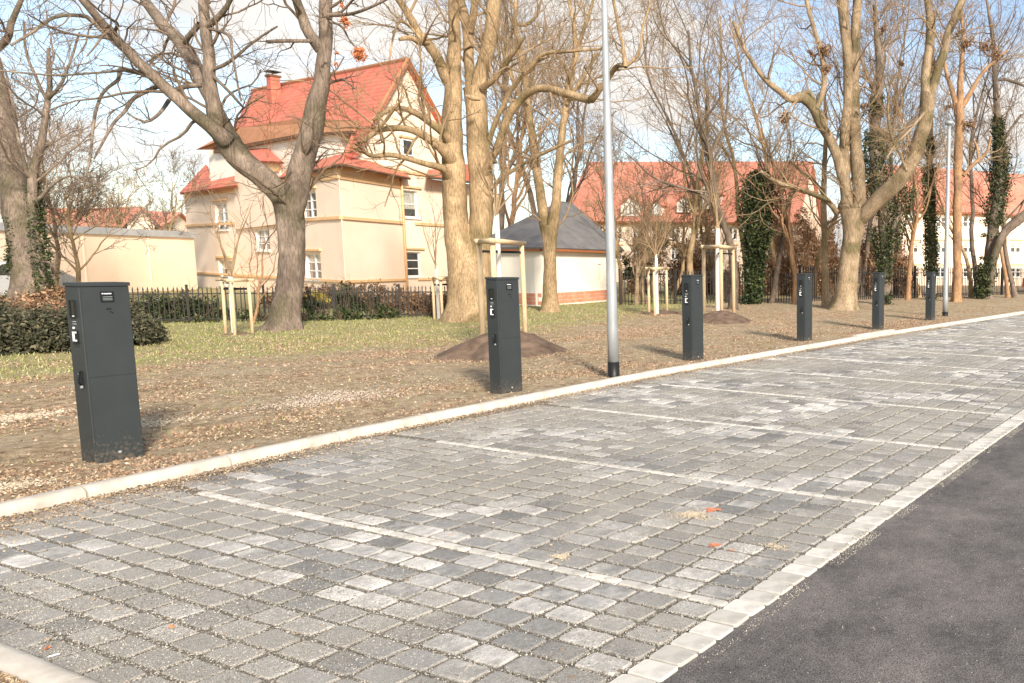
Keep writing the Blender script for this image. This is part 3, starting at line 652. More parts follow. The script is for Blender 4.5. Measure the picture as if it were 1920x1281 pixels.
def leaf_quads(P, size, rg, flat=0., thin=.5):
    N = len(P); a = unit(rg.normal(0, 1, (N, 3))*np.array([1, 1, 1-flat])); b_ = unit(np.cross(a, unit(rg.normal(0, 1, (N, 3))))); s_ = (size*rg.uniform(.5, 1.2, N))[:, None]
    V_ = np.stack([P-a*s_, P+b_*s_*thin, P+a*s_, P-b_*s_*thin], 1).reshape(-1, 3); f = np.arange(N*4).reshape(N, 4); return V_, f
def leaf_mass(name, blobs, n, size, m_, parent=None, seed=1, shell=.55, clump=40):
    """blobs: (centre, (rx, ry, rz)); leaves sit in clumps near the blob surfaces"""
    rg = np.random.default_rng(seed); w_ = np.array([b_[1][0]*b_[1][2]+b_[1][1]*b_[1][2] for b_ in blobs]); w_ /= w_.sum()
    nc = max(6, n//clump); bi = rg.choice(len(blobs), nc, p=w_)
    ctr = np.array([b_[0] for b_ in blobs])[bi]; rad = np.array([b_[1] for b_ in blobs])[bi]
    u_ = unit(rg.normal(0, 1, (nc, 3))); t = rg.uniform(shell, 1.03, nc)[:, None]
    c = ctr+u_*rad*t; cs = rg.uniform(.08, .2, nc)*rad.mean(1)
    k = rg.integers(0, nc, n); P = c[k]+rg.normal(0, 1, (n, 3))*cs[k][:, None]
    P[:, 2] = np.maximum(P[:, 2], .02)
    V_, f = leaf_quads(P, size, rg); return link(name, mesh_np(name, V_, f), m_, parent)

def traced_tree(lab, D, limbs, bmat, tmat, seed, twig=(5, 5, 4), name='tree', flen=(1.2, 2.6), cat='tree', twr=.004, sides=12, tfrac=.35, group=None, step=.12, lift=1., upb=.06, sag=0., knob=.13):
    """limbs: (points (px, py, width px), depth offset at start, at end, twig density)"""
    rg = np.random.default_rng(seed)
    b0 = limbs[0][0][0]; root_p = G(b0[0], b0[1]); 
    r_ = empty(name, (root_p[0], root_p[1], 0.03)); off = np.array(r_.location[:])
    tk = Tubes(); tw = Tubes()
    for li_, (pts, d0, d1, dens) in enumerate(limbs):
        n = len(pts); P = []; rad = []
        for i, (x, y, w_) in enumerate(pts):
            dd_ = D+d0+(d1-d0)*i/(n-1); P.append(at(x, y, dd_)-off); rad.append(w_*.5*dd_/F)
        if li_ == 0:
            P.insert(0, P[0]+np.array([0, 0, -.25])); rad.insert(0, rad[0]*1.35)
        P, rad = resample(P, rad, step); 
        wv = np.stack([fbm(np.arange(len(P))*.35+seed+li_*7, np.full(len(P), j*3.3), 2, 8) for j in range(3)], 1)*np.minimum(rad, .05)[:, None]*1.0
        P = P+wv; limb_tube(tk, P, rad, rg, (24 if li_ == 0 else sides) if rad.max() > .05 else 7, knob, root=(li_ == 0))
        if dens > 0:
            ln = np.linalg.norm(np.diff(P, axis=0), axis=1).sum(); nb = max(1, int(ln*dens))
            s_ = int(len(P)*tfrac) if li_ == 0 else 1
            idx = rg.integers(min(s_, len(P)-2), len(P)-1, nb); T = unit(P[idx+1]-P[idx])
            q = unit(np.cross(T, unit(rg.normal(0, 1, T.shape)))); a = rg.uniform(.6, 1.2, nb)[:, None]; d_ = T*np.cos(a)+q*np.sin(a)
            r0 = np.clip(rad[idx]*.4, twr*1.5, .035); L = rg.uniform(flen[0], flen[1], nb)*np.clip(rad[idx]/.06, .45, 1)
            C, Rr = branches(P[idx], d_, L, r0, r0*.35, 9, rg, .2, upb, sag); tw.add(C, Rr, 5)
            for lv, n_ in enumerate(twig):
                p_, dq, L2, r2 = spawn(C, Rr, n_, rg, lr=[(.3, .65), (.35, .7), (.35, .7)][min(lv, 2)], rmin=twr)
                C, Rr = branches(p_, dq, L2, r2, r2*.5, [6, 5, 4][min(lv, 2)], rg, .22, upb, sag); tw.add(C, Rr, 3)
    tk.build('trunk', bmat, r_); tw.build('crown', tmat, r_)
    tag(r_, lab, cat, group); return r_, off
def wild_tree(px, py, hpx, wpx, lab, bmat, tmat, seed, levels=(9, 7, 5, 4), spread=.5, lean=0., fork=.35, D=None, name='tree', twr=.006, group='bare trees behind the fence', upb=.09, cat='tree', wob=.1):
    """bare tree grown from a root: (px, py) foot, height and trunk width in photo pixels"""
    rg = np.random.default_rng(seed)
    p = G(px, py) if D is None else at(px, py, D); d_ = depth(p); hh = hpx*d_/F; r0 = wpx*.5*d_/F
    r_ = empty(name, (p[0], p[1], 0.02)); tk = Tubes(); tw = Tubes()
    K = 18; side = np.array([rt[0], rt[1], 0])*lean
    C, Rr = branches(np.array([[0, 0, -.2]]), np.array([[side[0], side[1], 1.]]), np.array([hh*.92]), np.array([r0*1.15]), np.array([r0*.25]), K, rg, wob, .1)
    limb_tube(tk, C[0], Rr[0]*np.where(np.arange(K) == 0, 1.4, 1), rg, 10)
    L = None; lo = fork
    for lv, n in enumerate(levels):
        P, dq, L2, r2 = spawn(C, Rr, n if lv else int(n*1.3), rg, ang=((.35, .85) if lv == 0 else (.4, 1.0)), lo=lo, lr=((.3*spread*2, .55*spread*2) if lv == 0 else (.35, .62)), rf=.55, rmin=twr)
        K2 = [9, 7, 5, 4, 4][min(lv, 4)]
        C, Rr = branches(P, dq, L2, r2, np.maximum(r2*.3, twr*.7), K2, rg, .16, upb); lo = .2
        (tk if lv == 0 else tw).add(C, Rr, 7 if lv == 0 else (4 if lv == 1 else 3))
    tk.build('trunk', bmat, r_); tw.build('crown', tmat, r_)
    tag(r_, lab, cat, group); return r_

def staked(posts, treepx, top, lab_s, lab_t, topr, seed, tw_px=9, treetop=None, twn=(7, 4, 3)):
    """three peeled posts with half-log rails, black straps, and the young tree inside"""
    P = [G(x, y) for x, y in posts]; c = sum(P)/3; r_ = empty('tree_stakes', (c[0], c[1], .02)); off = np.array([c[0], c[1], .02])
    hts = []
    for p, ty in zip(P, top):
        lo, hi = 0, 6
        for _ in range(40):
            m_ = (lo+hi)/2
            if proj(p+np.array([0, 0, m_]))[1] > ty: lo = m_
            else: hi = m_
        hts.append(lo)
    hh = sum(hts)/3; rad = topr
    for p in P:
        q = p-off; mb = MB(); mb.tube([(q[0], q[1], -.3), (q[0]*.99, q[1]*.99, hh*.5), (q[0]*.97, q[1]*.97, hh-.03)], [rad, rad*.97, rad*.93], 12); mb.build('post', M['wood'], r_, True)
    for i in range(3):
        a = (P[i]-off)*[.97, .97, 0]; b_ = (P[(i+1) % 3]-off)*[.97, .97, 0]; dr = (b_-a)/np.linalg.norm(b_-a)
        mb = MB(); z = hh+.012+.004*i
        mb.tube([a-dr*.12+[0, 0, z], b_+dr*.12+[0, 0, z]], rad*.95, 10); mb.build('rail', M['wood'], r_, True)
        mb = MB(); tr = (G(*treepx)-off)*[1, 1, 0]
        mb.hexa([tuple(np.array(a)+[0, 0, hh-.2]), tuple(tr+[0, 0, hh-.2]), tuple(tr+dr*.02+[0, 0, hh-.2]), tuple(np.array(a)+dr*.02+[0, 0, hh-.2]),
                 tuple(np.array(a)+[0, 0, hh-.15]), tuple(tr+[0, 0, hh-.15]), tuple(tr+dr*.02+[0, 0, hh-.15]), tuple(np.array(a)+dr*.02+[0, 0, hh-.15])])
        mb.build('strap', M['strap'], r_)
    tag(r_, lab_s, 'tree stakes', 'three-post frames round the young trees')
    t = G(*treepx); d_ = depth(t); rr = tw_px*.5*d_/F; rg = np.random.default_rng(seed)
    yt = empty('young_tree', (t[0], t[1], .02)); lo, hi = 0, 9
    for _ in range(40):
        m_ = (lo+hi)/2
        if proj(t+np.array([0, 0, m_]))[1] > treetop[0]: lo = m_
        else: hi = m_
    h1 = lo; tk = Tubes(); P_ = np.array([[0, 0, -.2], [0, .0, h1*.5], [.01, 0, h1]]); P_, rd = resample(P_, [rr, rr*.95, rr*.75], .15); limb_tube(tk, P_, rd, rg, 12, .02)
    tk.build('trunk', M['trunk_lime'], yt)
    tb = Tubes(); n = twn[0]; a = rg.uniform(0, 6.28, n)+np.arange(n)*2.4; el = rg.uniform(.9, 1.4, n)
    C, Rr = branches(np.tile([[.01, 0, h1-.03]], (n, 1))+rg.normal(0, .03, (n, 3)), np.stack([np.cos(a)*np.cos(el), np.sin(a)*np.cos(el), np.sin(el)], 1), rg.uniform(.6, 1., n)*treetop[1], np.full(n, rr*.4), np.full(n, .004), 8, rg, .12, .12); tb.add(C, Rr, 6)
    for k in twn[1:]:
        p_, dq, L2, r2 = spawn(C, Rr, k, rg, ang=(.3, .8)); C, Rr = branches(p_, dq, L2, r2, r2*.5, 5, rg, .15, .12); tb.add(C, Rr, 3)
    tb.build('crown', M['twig_ochre'], yt); tag(yt, lab_t, 'young tree', 'young trees tied to stakes')

mound(950, 668, 1.55, .46, 'widest brown soil mound, behind the second charging post')
mound(1352, 606, 1.5, .33, 'brown soil mound right of the third charging post')
mound(1238, 590, 1.25, .12, 'low flat soil mound with the small far stake frame on it')
mound(447, 632, .7, .08, 'low leafy soil mound beside the forked tree at the left')
staked([(906, 655), (932, 668), (986, 642)], (941, 652), (463, 450, 458), 'largest stake frame, right behind the second charging post', 'young tree with pale trunk in the largest stake frame', .05, 5, 10, (400, 1.7))
staked([(1320, 598), (1353, 604), (1376, 592)], (1347, 598), (470, 461, 466), 'tall stake frame on the mound right of the third charging post', 'young tree with whitewashed trunk in the tall stake frame right of the third post', .058, 6, 11, (430, 2.2))
staked([(1217, 591), (1228, 596), (1251, 589)], (1232, 592), (508, 503, 506), 'small far stake frame between the lamp post and the third charging post', 'young tree with brush-like crown in the small far stake frame', .045, 8, 7, (478, 1.6), (9, 5, 3))
staked([(424, 630), (441, 634), (474, 630)], (440, 631), (527, 530, 529), 'low stake frame left of the forked tree, before the iron fence', 'young tree with pale trunk and reddish twigs left of the forked tree', .033, 9, 9, (520, 1.7), (4, 3, 2))
staked([(815, 602), (830, 606), (843, 600)], (823, 602), (525, 522, 525), 'low stake frame left of the thick double trunk', 'thin young tree left of the thick double trunk', .036, 10, 6, (500, 1.9), (4, 3, 2))

# ------------------------------------------------------------------ iron fences
def spear_picket(hh, r_=.011):
    mb = MB(); mb.box(-r_, r_, -r_, r_, -.05, hh-.06)
    b = len(mb.v); z = hh-.06
    mb.v += [(-r_*1.7, -r_, z), (r_*1.7, -r_, z), (r_*1.7, r_, z), (-r_*1.7, r_, z), (0, 0, hh+.03), (0, 0, z-.02)]
    for q in ((0, 1, 4), (1, 2, 4), (2, 3, 4), (3, 0, 4), (1, 0, 5), (2, 1, 5), (3, 2, 5), (0, 3, 5)): mb.f.append(tuple(b+i for i in q))
    return mb.mesh('picket')
def fence(a, b_, hh, pitch, bay, lab, seed, rail=(.12, .82), pr=.011, postr=.025):
    a = np.array(a); b_ = np.array(b_); L = np.linalg.norm((b_-a)[:2]); an = math.atan2(b_[1]-a[1], b_[0]-a[0])
    r_ = empty('iron_fence', (a[0], a[1], .02), an); pm = spear_picket(hh, pr); pm.materials.append(M['iron'])
    n = int(L/pitch)
    for i in range(min(n, 299)):
        o = link('picket', pm, None, r_); o.location = (pitch*(i+.5), 0, 0); o.rotation_euler = (random.gauss(0, .008), random.gauss(0, .01), 0)
    mb = MB()
    k = 0
    pm2 = MB(); pm2.box(-postr, postr, -postr, postr, -.2, hh+.04); pm2.box(-postr*1.15, postr*1.15, -postr*1.15, postr*1.15, hh+.04, hh+.07, .01); pm2 = pm2.mesh('post'); pm2.materials.append(M['iron'])
    for i in range(int(L/bay)+2):
        o = link('post', pm2, None, r_); o.location = (min(i*bay, L), .003, 0)
    for z in rail:
        mb = MB(); mb.box(0, L, -.016, -.004, hh*z-.016, hh*z+.016); mb.build('rail', M['iron'], r_)
    tag(r_, lab, 'fence'); return r_
fa = G(200, 612); fb = G(700, 600); fdir = (fb-fa)
fence(fa, fa+fdir*1.42, .93, .095, 1.55, 'low black spiked iron fence in front of the large house and pale wall', 1)
fra = G(1163, 574); frm = G(1500, 568); frb = G(1985, 551)
fence(fra, frm, 1.36, .13, 2.2, 'black iron fence behind the lamp post and brown shrubs, beyond the grey-roofed hut', 2, pr=.014, postr=.035)
fence(frm, frb, 1.6, .135, 2.6, 'tall black iron fence along the right edge, behind the last charging posts', 3, pr=.015, postr=.045)

# ------------------------------------------------------------------ building tools
class Plane:
    def __init__(s, O, az):
        s.O = np.array(O, float); s.O[2] = 0; a = R(az); s.t = np.array([math.cos(a), math.sin(a), 0])
        n = np.array([s.t[1], -s.t[0], 0]); 
        if n@(-s.O) < 0: n = -n
        s.n = n
    def hit(s, px, py, off=0):
        r_ = ray(px, py); o = np.array([0, 0, H]); k = ((s.O+s.n*off-o)@s.n)/(r_@s.n); return o+r_*k
    def sz(s, px, py, off=0): p = s.hit(px, py, off); return float((p-s.O)@s.t), float(p[2])
    def pt(s, a, z, n=0): return s.O+s.t*a+s.n*n+np.array([0, 0, z])
def wall_rect(P, s0, s1, z0, z1, opens, m_, parent, name='wall', rev=.14, thick=.3):
    xs = sorted({s0, s1, *[a for o in opens for a in (o[0], o[1])]}); zs = sorted({z0, z1, *[a for o in opens for a in (o[2], o[3])]})
    xs = [x for x in xs if s0-1e-6 <= x <= s1+1e-6]; zs = [z for z in zs if z0-1e-6 <= z <= z1+1e-6]; mb = MB()
    for i in range(len(xs)-1):
        for j in range(len(zs)-1):
            cx, cz = (xs[i]+xs[i+1])/2, (zs[j]+zs[j+1])/2
            if any(o[0] < cx < o[1] and o[2] < cz < o[3] for o in opens): continue
            mb.poly([P.pt(xs[i], zs[j]), P.pt(xs[i+1], zs[j]), P.pt(xs[i+1], zs[j+1]), P.pt(xs[i], zs[j+1])])
    for a, b_, c, d_ in opens:
        mb.poly([P.pt(a, c), P.pt(a, c, -rev), P.pt(a, d_, -rev), P.pt(a, d_)]); mb.poly([P.pt(b_, c), P.pt(b_, d_), P.pt(b_, d_, -rev), P.pt(b_, c, -rev)])
        mb.poly([P.pt(a, d_), P.pt(a, d_, -rev), P.pt(b_, d_, -rev), P.pt(b_, d_)]); mb.poly([P.pt(a, c), P.pt(b_, c), P.pt(b_, c, -rev), P.pt(a, c, -rev)])
    mb.poly([P.pt(s0, z1), P.pt(s1, z1), P.pt(s1, z1, -thick), P.pt(s0, z1, -thick)]); mb.poly([P.pt(s0, z0), P.pt(s0, z1), P.pt(s0, z1, -thick), P.pt(s0, z0, -thick)])
    mb.poly([P.pt(s1, z0), P.pt(s1, z0, -thick), P.pt(s1, z1, -thick), P.pt(s1, z1)])
    if thick > .1: mb.poly([P.pt(s0, z0, -thick), P.pt(s0, z1, -thick), P.pt(s1, z1, -thick), P.pt(s1, z0, -thick)])
    return mb.build(name, m_, parent)
def window(P, o, parent, m_pane='glass', sash=2, rows=2, rev=.12, hood=None, sill=True, fw_=.06, curtain=.0, reveal_off=0):
    a, b_, c, d_ = o; n1 = -rev+.03+reveal_off; n0 = -rev-.02+reveal_off; f = fw_
    mb = MB()
    mb.pbox(P, a, a+f, c, d_, n0, n1); mb.pbox(P, b_-f, b_, c, d_, n0, n1); mb.pbox(P, a+f, b_-f, d_-f, d_, n0, n1); mb.pbox(P, a+f, b_-f, c, c+f, n0, n1)
    for k in range(1, sash): x = a+(b_-a)*k/sash; mb.pbox(P, x-f*.8, x+f*.8, c+f, d_-f, n0, n1+.003)
    for k in range(1, rows): z = c+(d_-c)*k/rows; mb.pbox(P, a+f, b_-f, z-f*.35, z+f*.35, n0, n1-.004)
    w_ = mb.build('window', M['white'], parent)
    mb = MB(); zc = c+f+(d_-c-2*f)*curtain
    if curtain < 1: mb.pbox(P, a+f, b_-f, zc if 0 < curtain else c+f, d_-f, n0+.004, n0+.012) if curtain <= 0 else mb.pbox(P, a+f, b_-f, c+f, d_-f-(d_-c-2*f)*curtain, n0+.004, n0+.012)
    if mb.v: mb.build('pane', M[m_pane], w_)
    if curtain > 0:
        mb = MB(); mb.pbox(P, a+f, b_-f, d_-f-(d_-c-2*f)*min(curtain, 1), d_-f, n0+.0045, n0+.0125); mb.build('curtain', M['curtain'], w_)
    if sill: mb = MB(); mb.pbox(P, a-.07, b_+.07, c-.07, c-.002, -rev+.035, .07); mb.build('sill', M['white'] if fw_ > .05 else M['cream_trim'], w_)
    if hood: mb = MB(); mb.pbox(P, a-.16, b_+.16, d_+.12, d_+.20, .001, .09); mb.build('hood_mould', M['cream_trim'], w_)
    return w_
def op(P, x0, x1, y0, y1):
    xc = (x0+x1)/2; yc = (y0+y1)/2; s0 = P.sz(x0, yc)[0]; s1 = P.sz(x1, yc)[0]; z0 = P.sz(xc, y1)[1]; z1 = P.sz(xc, y0)[1]
    return (min(s0, s1), max(s0, s1), z0, z1)
def strip(P, s0, s1, z0, z1, n1, m_, parent, name, n0=.002): mb = MB(); mb.pbox(P, s0, s1, z0, z1, n0, n1); return mb.build(name, m_, parent)
def slab(pts, th, m_, parent, name='roof'):
    pts = [np.array(p) for p in pts]; n = np.cross(pts[1]-pts[0], pts[2]-pts[0]); n /= np.linalg.norm(n)
    if n[2] < 0: n = -n
    mb = MB(); mb.extr(pts, -n*th); return mb.build(name, m_, parent)

# ------------------------------------------------------------------ the large villa
DV = 32.
house = empty('villa', (0, 0, 0))
C0 = at(646, 500, DV); hp = np.array([C0[0], C0[1], 0]); 
PL = Plane(C0, 77); PR = Plane(C0, 24)
ze = PR.sz(646, 312)[1]; zc = PR.sz(650, 409)[1]; zp = PR.sz(652, 528)[1]
sL0 = 0; sL1 = PL.sz(352, 450)[0]; sR1 = PR.sz(756, 450)[0]
oL = [op(PL, 566, 593, 360, 409), op(PL, 573, 602, 476, 524), op(PL, 404, 427, 381, 431), op(PL, 411, 436, 488, 535), op(PL, 480, 506, 430, 470)]
wall_rect(PL, sL0, sL1, -.1, ze, oL, M['cream'], house, thick=.01)
for i, o in enumerate(oL): window(PL, o, house, sash=2, rows=3, hood=True, curtain=[.0, .35, .25, .3, .6][i])
wall_rect(PR, 0, sR1, -.1, ze, [], M['cream'], house, thick=.01)
for P_, a, b_ in ((PL, 0.0, sL1), (PR, 0.0, sR1)):
    strip(P_, a, b_, ze-.52, ze-.01, .05, M['cream_trim'], house, 'frieze'); strip(P_, a, b_, zc-.06, zc+.06, .07, M['cream_trim'], house, 'string_course'); strip(P_, a, b_, zp-.05, zp+.05, .07, M['cream_trim'], house, 'plinth_ledge')
# gable facade to the right
PG = Plane(PR.pt(sR1, 0, -.02), 9)
sg0 = PG.sz(748, 450)[0]; sg1 = PG.sz(905, 450)[0]; zg = PG.sz(800, 335)[1]
oG = [op(PG, 756, 784, 358, 408), op(PG, 764, 790, 473, 519)]
wall_rect(PG, sg0, sg1, -.1, zg, oG, M['cream'], house)
window(PG, oG[0], house, sash=1, rows=2, hood=True, curtain=.7); window(PG, oG[1], house, sash=1, rows=3, hood=True, curtain=.0)
strip(PG, sg0+.9, sg1, zc-.06, zc+.06, .07, M['cream_trim'], house, 'string_course'); strip(PG, sg0+.9, sg1, zp-.05, zp+.05, .07, M['cream_trim'], house, 'plinth_ledge')
mb = MB(); mb.tube([PR.pt(sR1-.05, ze-.1, .1), PR.pt(sR1-.05, ze-.5, .1), PR.pt(sR1-.05, 0, .1)], .05, 8); mb.build('downpipe', M['cream_trim'], house, True)
mb = MB(); gp = [(660, 292), (762, 118), (862, 292), (868, 336), (640, 336)]
mb.extr([PG.hit(x, y) for x, y in gp], -PG.n*.3); mb.build('gable_wall', M['cream'], house)
oA = op(PG, 753, 773, 262, 292); window(PG, oA, house, sash=1, rows=1, reveal_off=.15, sill=False, fw_=.05)
strip(PG, oA[0]-.15, oA[1]+.15, oA[3]+.06, oA[3]+.14, .09, M['cream_trim'], house, 'hood_mould')
strip(PG, PG.sz(740, 325)[0], PG.sz(815, 325)[0], PG.sz(790, 329)[1], PG.sz(790, 325)[1], .08, M['cream_trim'], house, 'string_course')
# main roof
apex = PG.hit(764, 112, .25); PRg = Plane(apex, 83)
ridgeL = PRg.hit(474, 181); ridgeL[2] = apex[2]-.0
PE = Plane(PL.pt(0, 0, -1.15), 80)         # upper storey wall plane
PEe = Plane(PL.pt(0, 0, -1.1), 80)
e1 = PEe.hit(455, 264); e2 = PEe.hit(560, 249); e3 = PEe.hit(663, 243); g1 = PG.hit(664, 292, .3)
slab([ridgeL, apex, PG.hit(700, 226, .3), e3, e1], .12, M['rooftile'], house)
slab([PG.hit(700, 226, .3), g1, PG.hit(640, 300, .5), e3], .12, M['rooftile'], house)
slab([ridgeL, e1, PEe.hit(437, 242, -1.5), ], .12, M['rooftile'], house)
sk = [PEe.hit(400, 281, .15), PEe.hit(562, 251, .15), PEe.hit(662, 245, .15), PEe.hit(672, 226, -.2), PEe.hit(560, 222, -.2), PEe.hit(448, 240, -.2)]
slab(sk, .1, M['rooftile_old'], house, 'roof_skirt')
slab([PEe.hit(371, 281, .4), PEe.hit(400, 281, .15), PEe.hit(448, 240, -.2), PEe.hit(420, 262, .2)], .1, M['rooftile_old'], house, 'roof_skirt')
mb = MB(); mb.extr([PEe.hit(400, 282, .17), PEe.hit(562, 251, .17), PEe.hit(662, 245, .17), PEe.hit(662, 249, .17), PEe.hit(562, 256, .17), PEe.hit(400, 288, .17)], -PEe.n*.1); mb.build('fascia', M['fascia'], house)
# ridge cap and verge boards
mb = MB(); mb.tube([ridgeL+[0, 0, .03], apex+[0, 0, .03]], .09, 8); mb.build('ridge_cap', M['rooftile_old'], house)
mb = MB(); mb.tube([apex, PG.hit(835, 240, .25), PG.hit(868, 300, .25)], .10, 6); mb.build('verge', M['orange_board'], house)
mb = MB(); mb.tube([apex, PG.hit(700, 226, .32), g1], .07, 6); mb.build('verge', M['rooftile_old'], house)
slab([apex, PG.hit(868, 300, .3), PG.hit(868, 300, .3)+(ridgeL-apex), ridgeL], .1, M['rooftile'], house)
# upper storey walls
s0_, s1_ = sorted((PE.sz(640, 280)[0], PE.sz(392, 300)[0]))
wall_rect(PE, s0_, s1_, ze-.3, PE.sz(560, 250)[1]-.05, [], M['cream_light'], house)
# dormer at the far left
mb = MB(); mb.extr([PL.hit(392, 283, -.5), PL.hit(441, 279, -.5), PL.hit(441, 330, -.5), PL.hit(392, 336, -.5)], -PL.n*1.); mb.build('dormer_wall', M['cream'], house)
PD = Plane(PL.pt(0, 0, -.5), 77); window(PD, op(PD, 415, 438, 303, 325), house, sash=1, rows=1, reveal_off=.15)
# lower left roof, stair roof, bay roofs
slab([PL.hit(336, 362, .4), PL.hit(442, 347, .4), PL.hit(442, 326, -.6), PL.hit(394, 334, -.6), PL.hit(386, 308, -1.2)], .12, M['rooftile'], house)
slab([PL.hit(442, 300, .3), PL.hit(530, 303, .3), PL.hit(484, 262, -1.3), PL.hit(462, 264, -1.3)], .12, M['rooftile'], house)
mb = MB(); mb.extr([PL.hit(440, 302, .12), PL.hit(525, 304, .12), PL.hit(525, 420, .12), PL.hit(440, 430, .12)], -PL.n*.10); mb.build('stair_tower_wall', M['cream'], house)
mb = MB(); mb.extr([PL.hit(484, 305, .16), PL.hit(525, 304, .16), PL.hit(522, 322, .16), PL.hit(484, 325, .16)], -PL.n*.03); mb.build('frieze', M['cream_trim'], house)
cr = PL.hit(641, 308, .0)+PL.n*.35+PR.n*.35; cr[2] = ze+.02
bl = PL.hit(520, 334, .4); inn = PL.hit(644, 284, -1.3); bmid = PL.hit(560, 303, -1.3)
slab([bl, cr, inn, bmid], .1, M['rooftile'], house); 
brr = PR.hit(768, 333, .4); slab([cr, brr, PR.hit(742, 299, -1.2), PR.hit(668, 290, -1.2), inn], .1, M['rooftile'], house)
for a, b_ in ((bl, cr), (cr, brr)):
    mb = MB(); mb.tube([a-[0, 0, .05], b_-[0, 0, .05]], .055, 8); mb.build('gutter', M['fascia'], house)
mb = MB(); mb.tube([PL.hit(575, 303, -1.2), PL.hit(636, 288, -1.2)], .06, 6); mb.build('flashing', M['metalgrey'], house)
# right lower wing roof
slab([PG.hit(800, 330, .7), PG.hit(885, 340, .7), PG.hit(885, 308, -.6), PG.hit(806, 308, -.6)], .12, M['rooftile'], house)
mb = MB(); mb.tube([PG.hit(800, 332, .72), PG.hit(885, 342, .72)], .06, 8); mb.build('gutter', M['fascia'], house)
# chimney
cb = PRg.hit(514, 175, .6); mb = MB(); hx = .21
P4 = Plane(cb, 83); mb.pbox(P4, -hx, hx, cb[2]-1.6, PRg.hit(514, 143, .6)[2], -hx, hx); ch = mb.build('chimney', mat('dark red chimney brick', (.46, .12, .08), (.54, .18, .12), scale=6), house)
mb = MB(); z = PRg.hit(514, 143, .6)[2]; mb.pbox(P4, -hx-.05, hx+.05, z-.04, z+.05, -hx-.05, hx+.05); mb.build('cap', M['fascia'], ch)
mb = MB(); mb.pbox(P4, -hx-.12, hx+.12, z+.2, z+.24, -.25, .25); mb.pbox(P4, -.02, .02, z+.05, z+.2, -.02, .02); mb.build('cowl', M['iron'], ch)
tag(house, 'large cream house with red tiled gable roof and chimney behind the forked tree', 'house')

# ------------------------------------------------------------------ long pale annex wall on the left
ann = empty('annex'); PA = Plane(at(366, 500, 40), 30)
sa0, sa1 = sorted((PA.sz(-60, 480)[0], PA.sz(366, 480)[0])); za = PA.sz(250, 437)[1]
wall_rect(PA, sa0, sa1, -.1, za, [], M['cream'], ann)
for x in (158, 280): s_ = PA.sz(x, 480)[0]; strip(PA, s_-.04, s_+.04, 0, za-.02, .03, M['cream'], ann, 'pilaster')
strip(PA, sa0, sa1+.0, za-.12, za+.18, .1, M['metalgrey'], ann, 'parapet_flashing', -.32)
mb = MB(); mb.extr([PA.pt(sa0, za+.0, -.3), PA.pt(sa1, za+.0, -.3), PA.pt(sa1, za, -8), PA.pt(sa0, za, -8)], (0, 0, -.2)); mb.build('roof', M['metalgrey'], ann)
tag(ann, 'long low pale extension with a grey flat roof edge at the left', 'building')

# ------------------------------------------------------------------ grey-roofed hut
hut = empty('hut'); hc = G(1017, 577); HR = Plane(hc, 13); HL = Plane(hc, 96)
dz = HR.sz(1017, 470)[1]; hr1 = HR.sz(1153, 520)[0]; hl1 = HL.sz(900, 520)[0]; bt = HR.sz(1050, 548)[1]
niche = op(HR, 1121, 1129, 495, 526)
wall_rect(HR, 0, hr1, bt, dz, [niche], M['cream_light'], hut, rev=.05); wall_rect(HL, 0, hl1, bt, dz, [], M['cream_light'], hut)
mb = MB(); mb.pbox(HR, niche[0], niche[1], niche[2], niche[3], -.08, -.05); mb.build('niche_back', M['cream'], hut)
for P_, s1 in ((HR, hr1), (HL, hl1)):
    pl = MB(); pl.pbox(P_, -.02, s1+.02, -.1, bt-.001, -.25, .03); pl = pl.build('plinth', M['cream_light'], hut)
    mb = MB(); rows = int((bt-.1)/.115)
    for r_ in range(rows):
        z0 = .1+r_*(bt-.1)/rows; hgt_ = (bt-.1)/rows-.012; x = -.02+(.15 if r_ % 2 else 0)
        while x < s1:
            if len(mb.f) < 4000: mb.pbox(P_, x, min(x+.285, s1), z0, z0+hgt_, .031, .04)
            x += .30
    mb = tag(mb.build('bricks', M['brick'], pl), kind='stuff')
    strip(P_, -.15, s1+.2, dz-.02, dz+.11, .26, M['orange_board'], hut, 'eaves_board', -.2)
ea = .32; z = dz+.11
cF = hc*[1, 1, 0]+HR.n*ea+HL.n*ea+[0, 0, z]; cR_ = HR.pt(hr1+.3, z, ea); cL = HL.pt(hl1+.2, z, ea); cB = cR_+(cL-cF)
t1 = HR.hit(1050, 376, -2.2); t2 = t1+HR.t*.9
zt = HR.hit(1050, 376, -2.0)[2]; t1[2] = zt; t2[2] = zt
slab([cF, cR_, t2, t1], .08, M['greyroof'], hut); slab([cL, cF, t1], .08, M['greyroof'], hut); slab([cR_, cB, t2], .08, M['greyroof'], hut); slab([cB, cL, t1, t2], .08, M['greyroof'], hut)
tag(hut, 'small white hut with steep grey hipped roof and red brick plinth', 'hut')

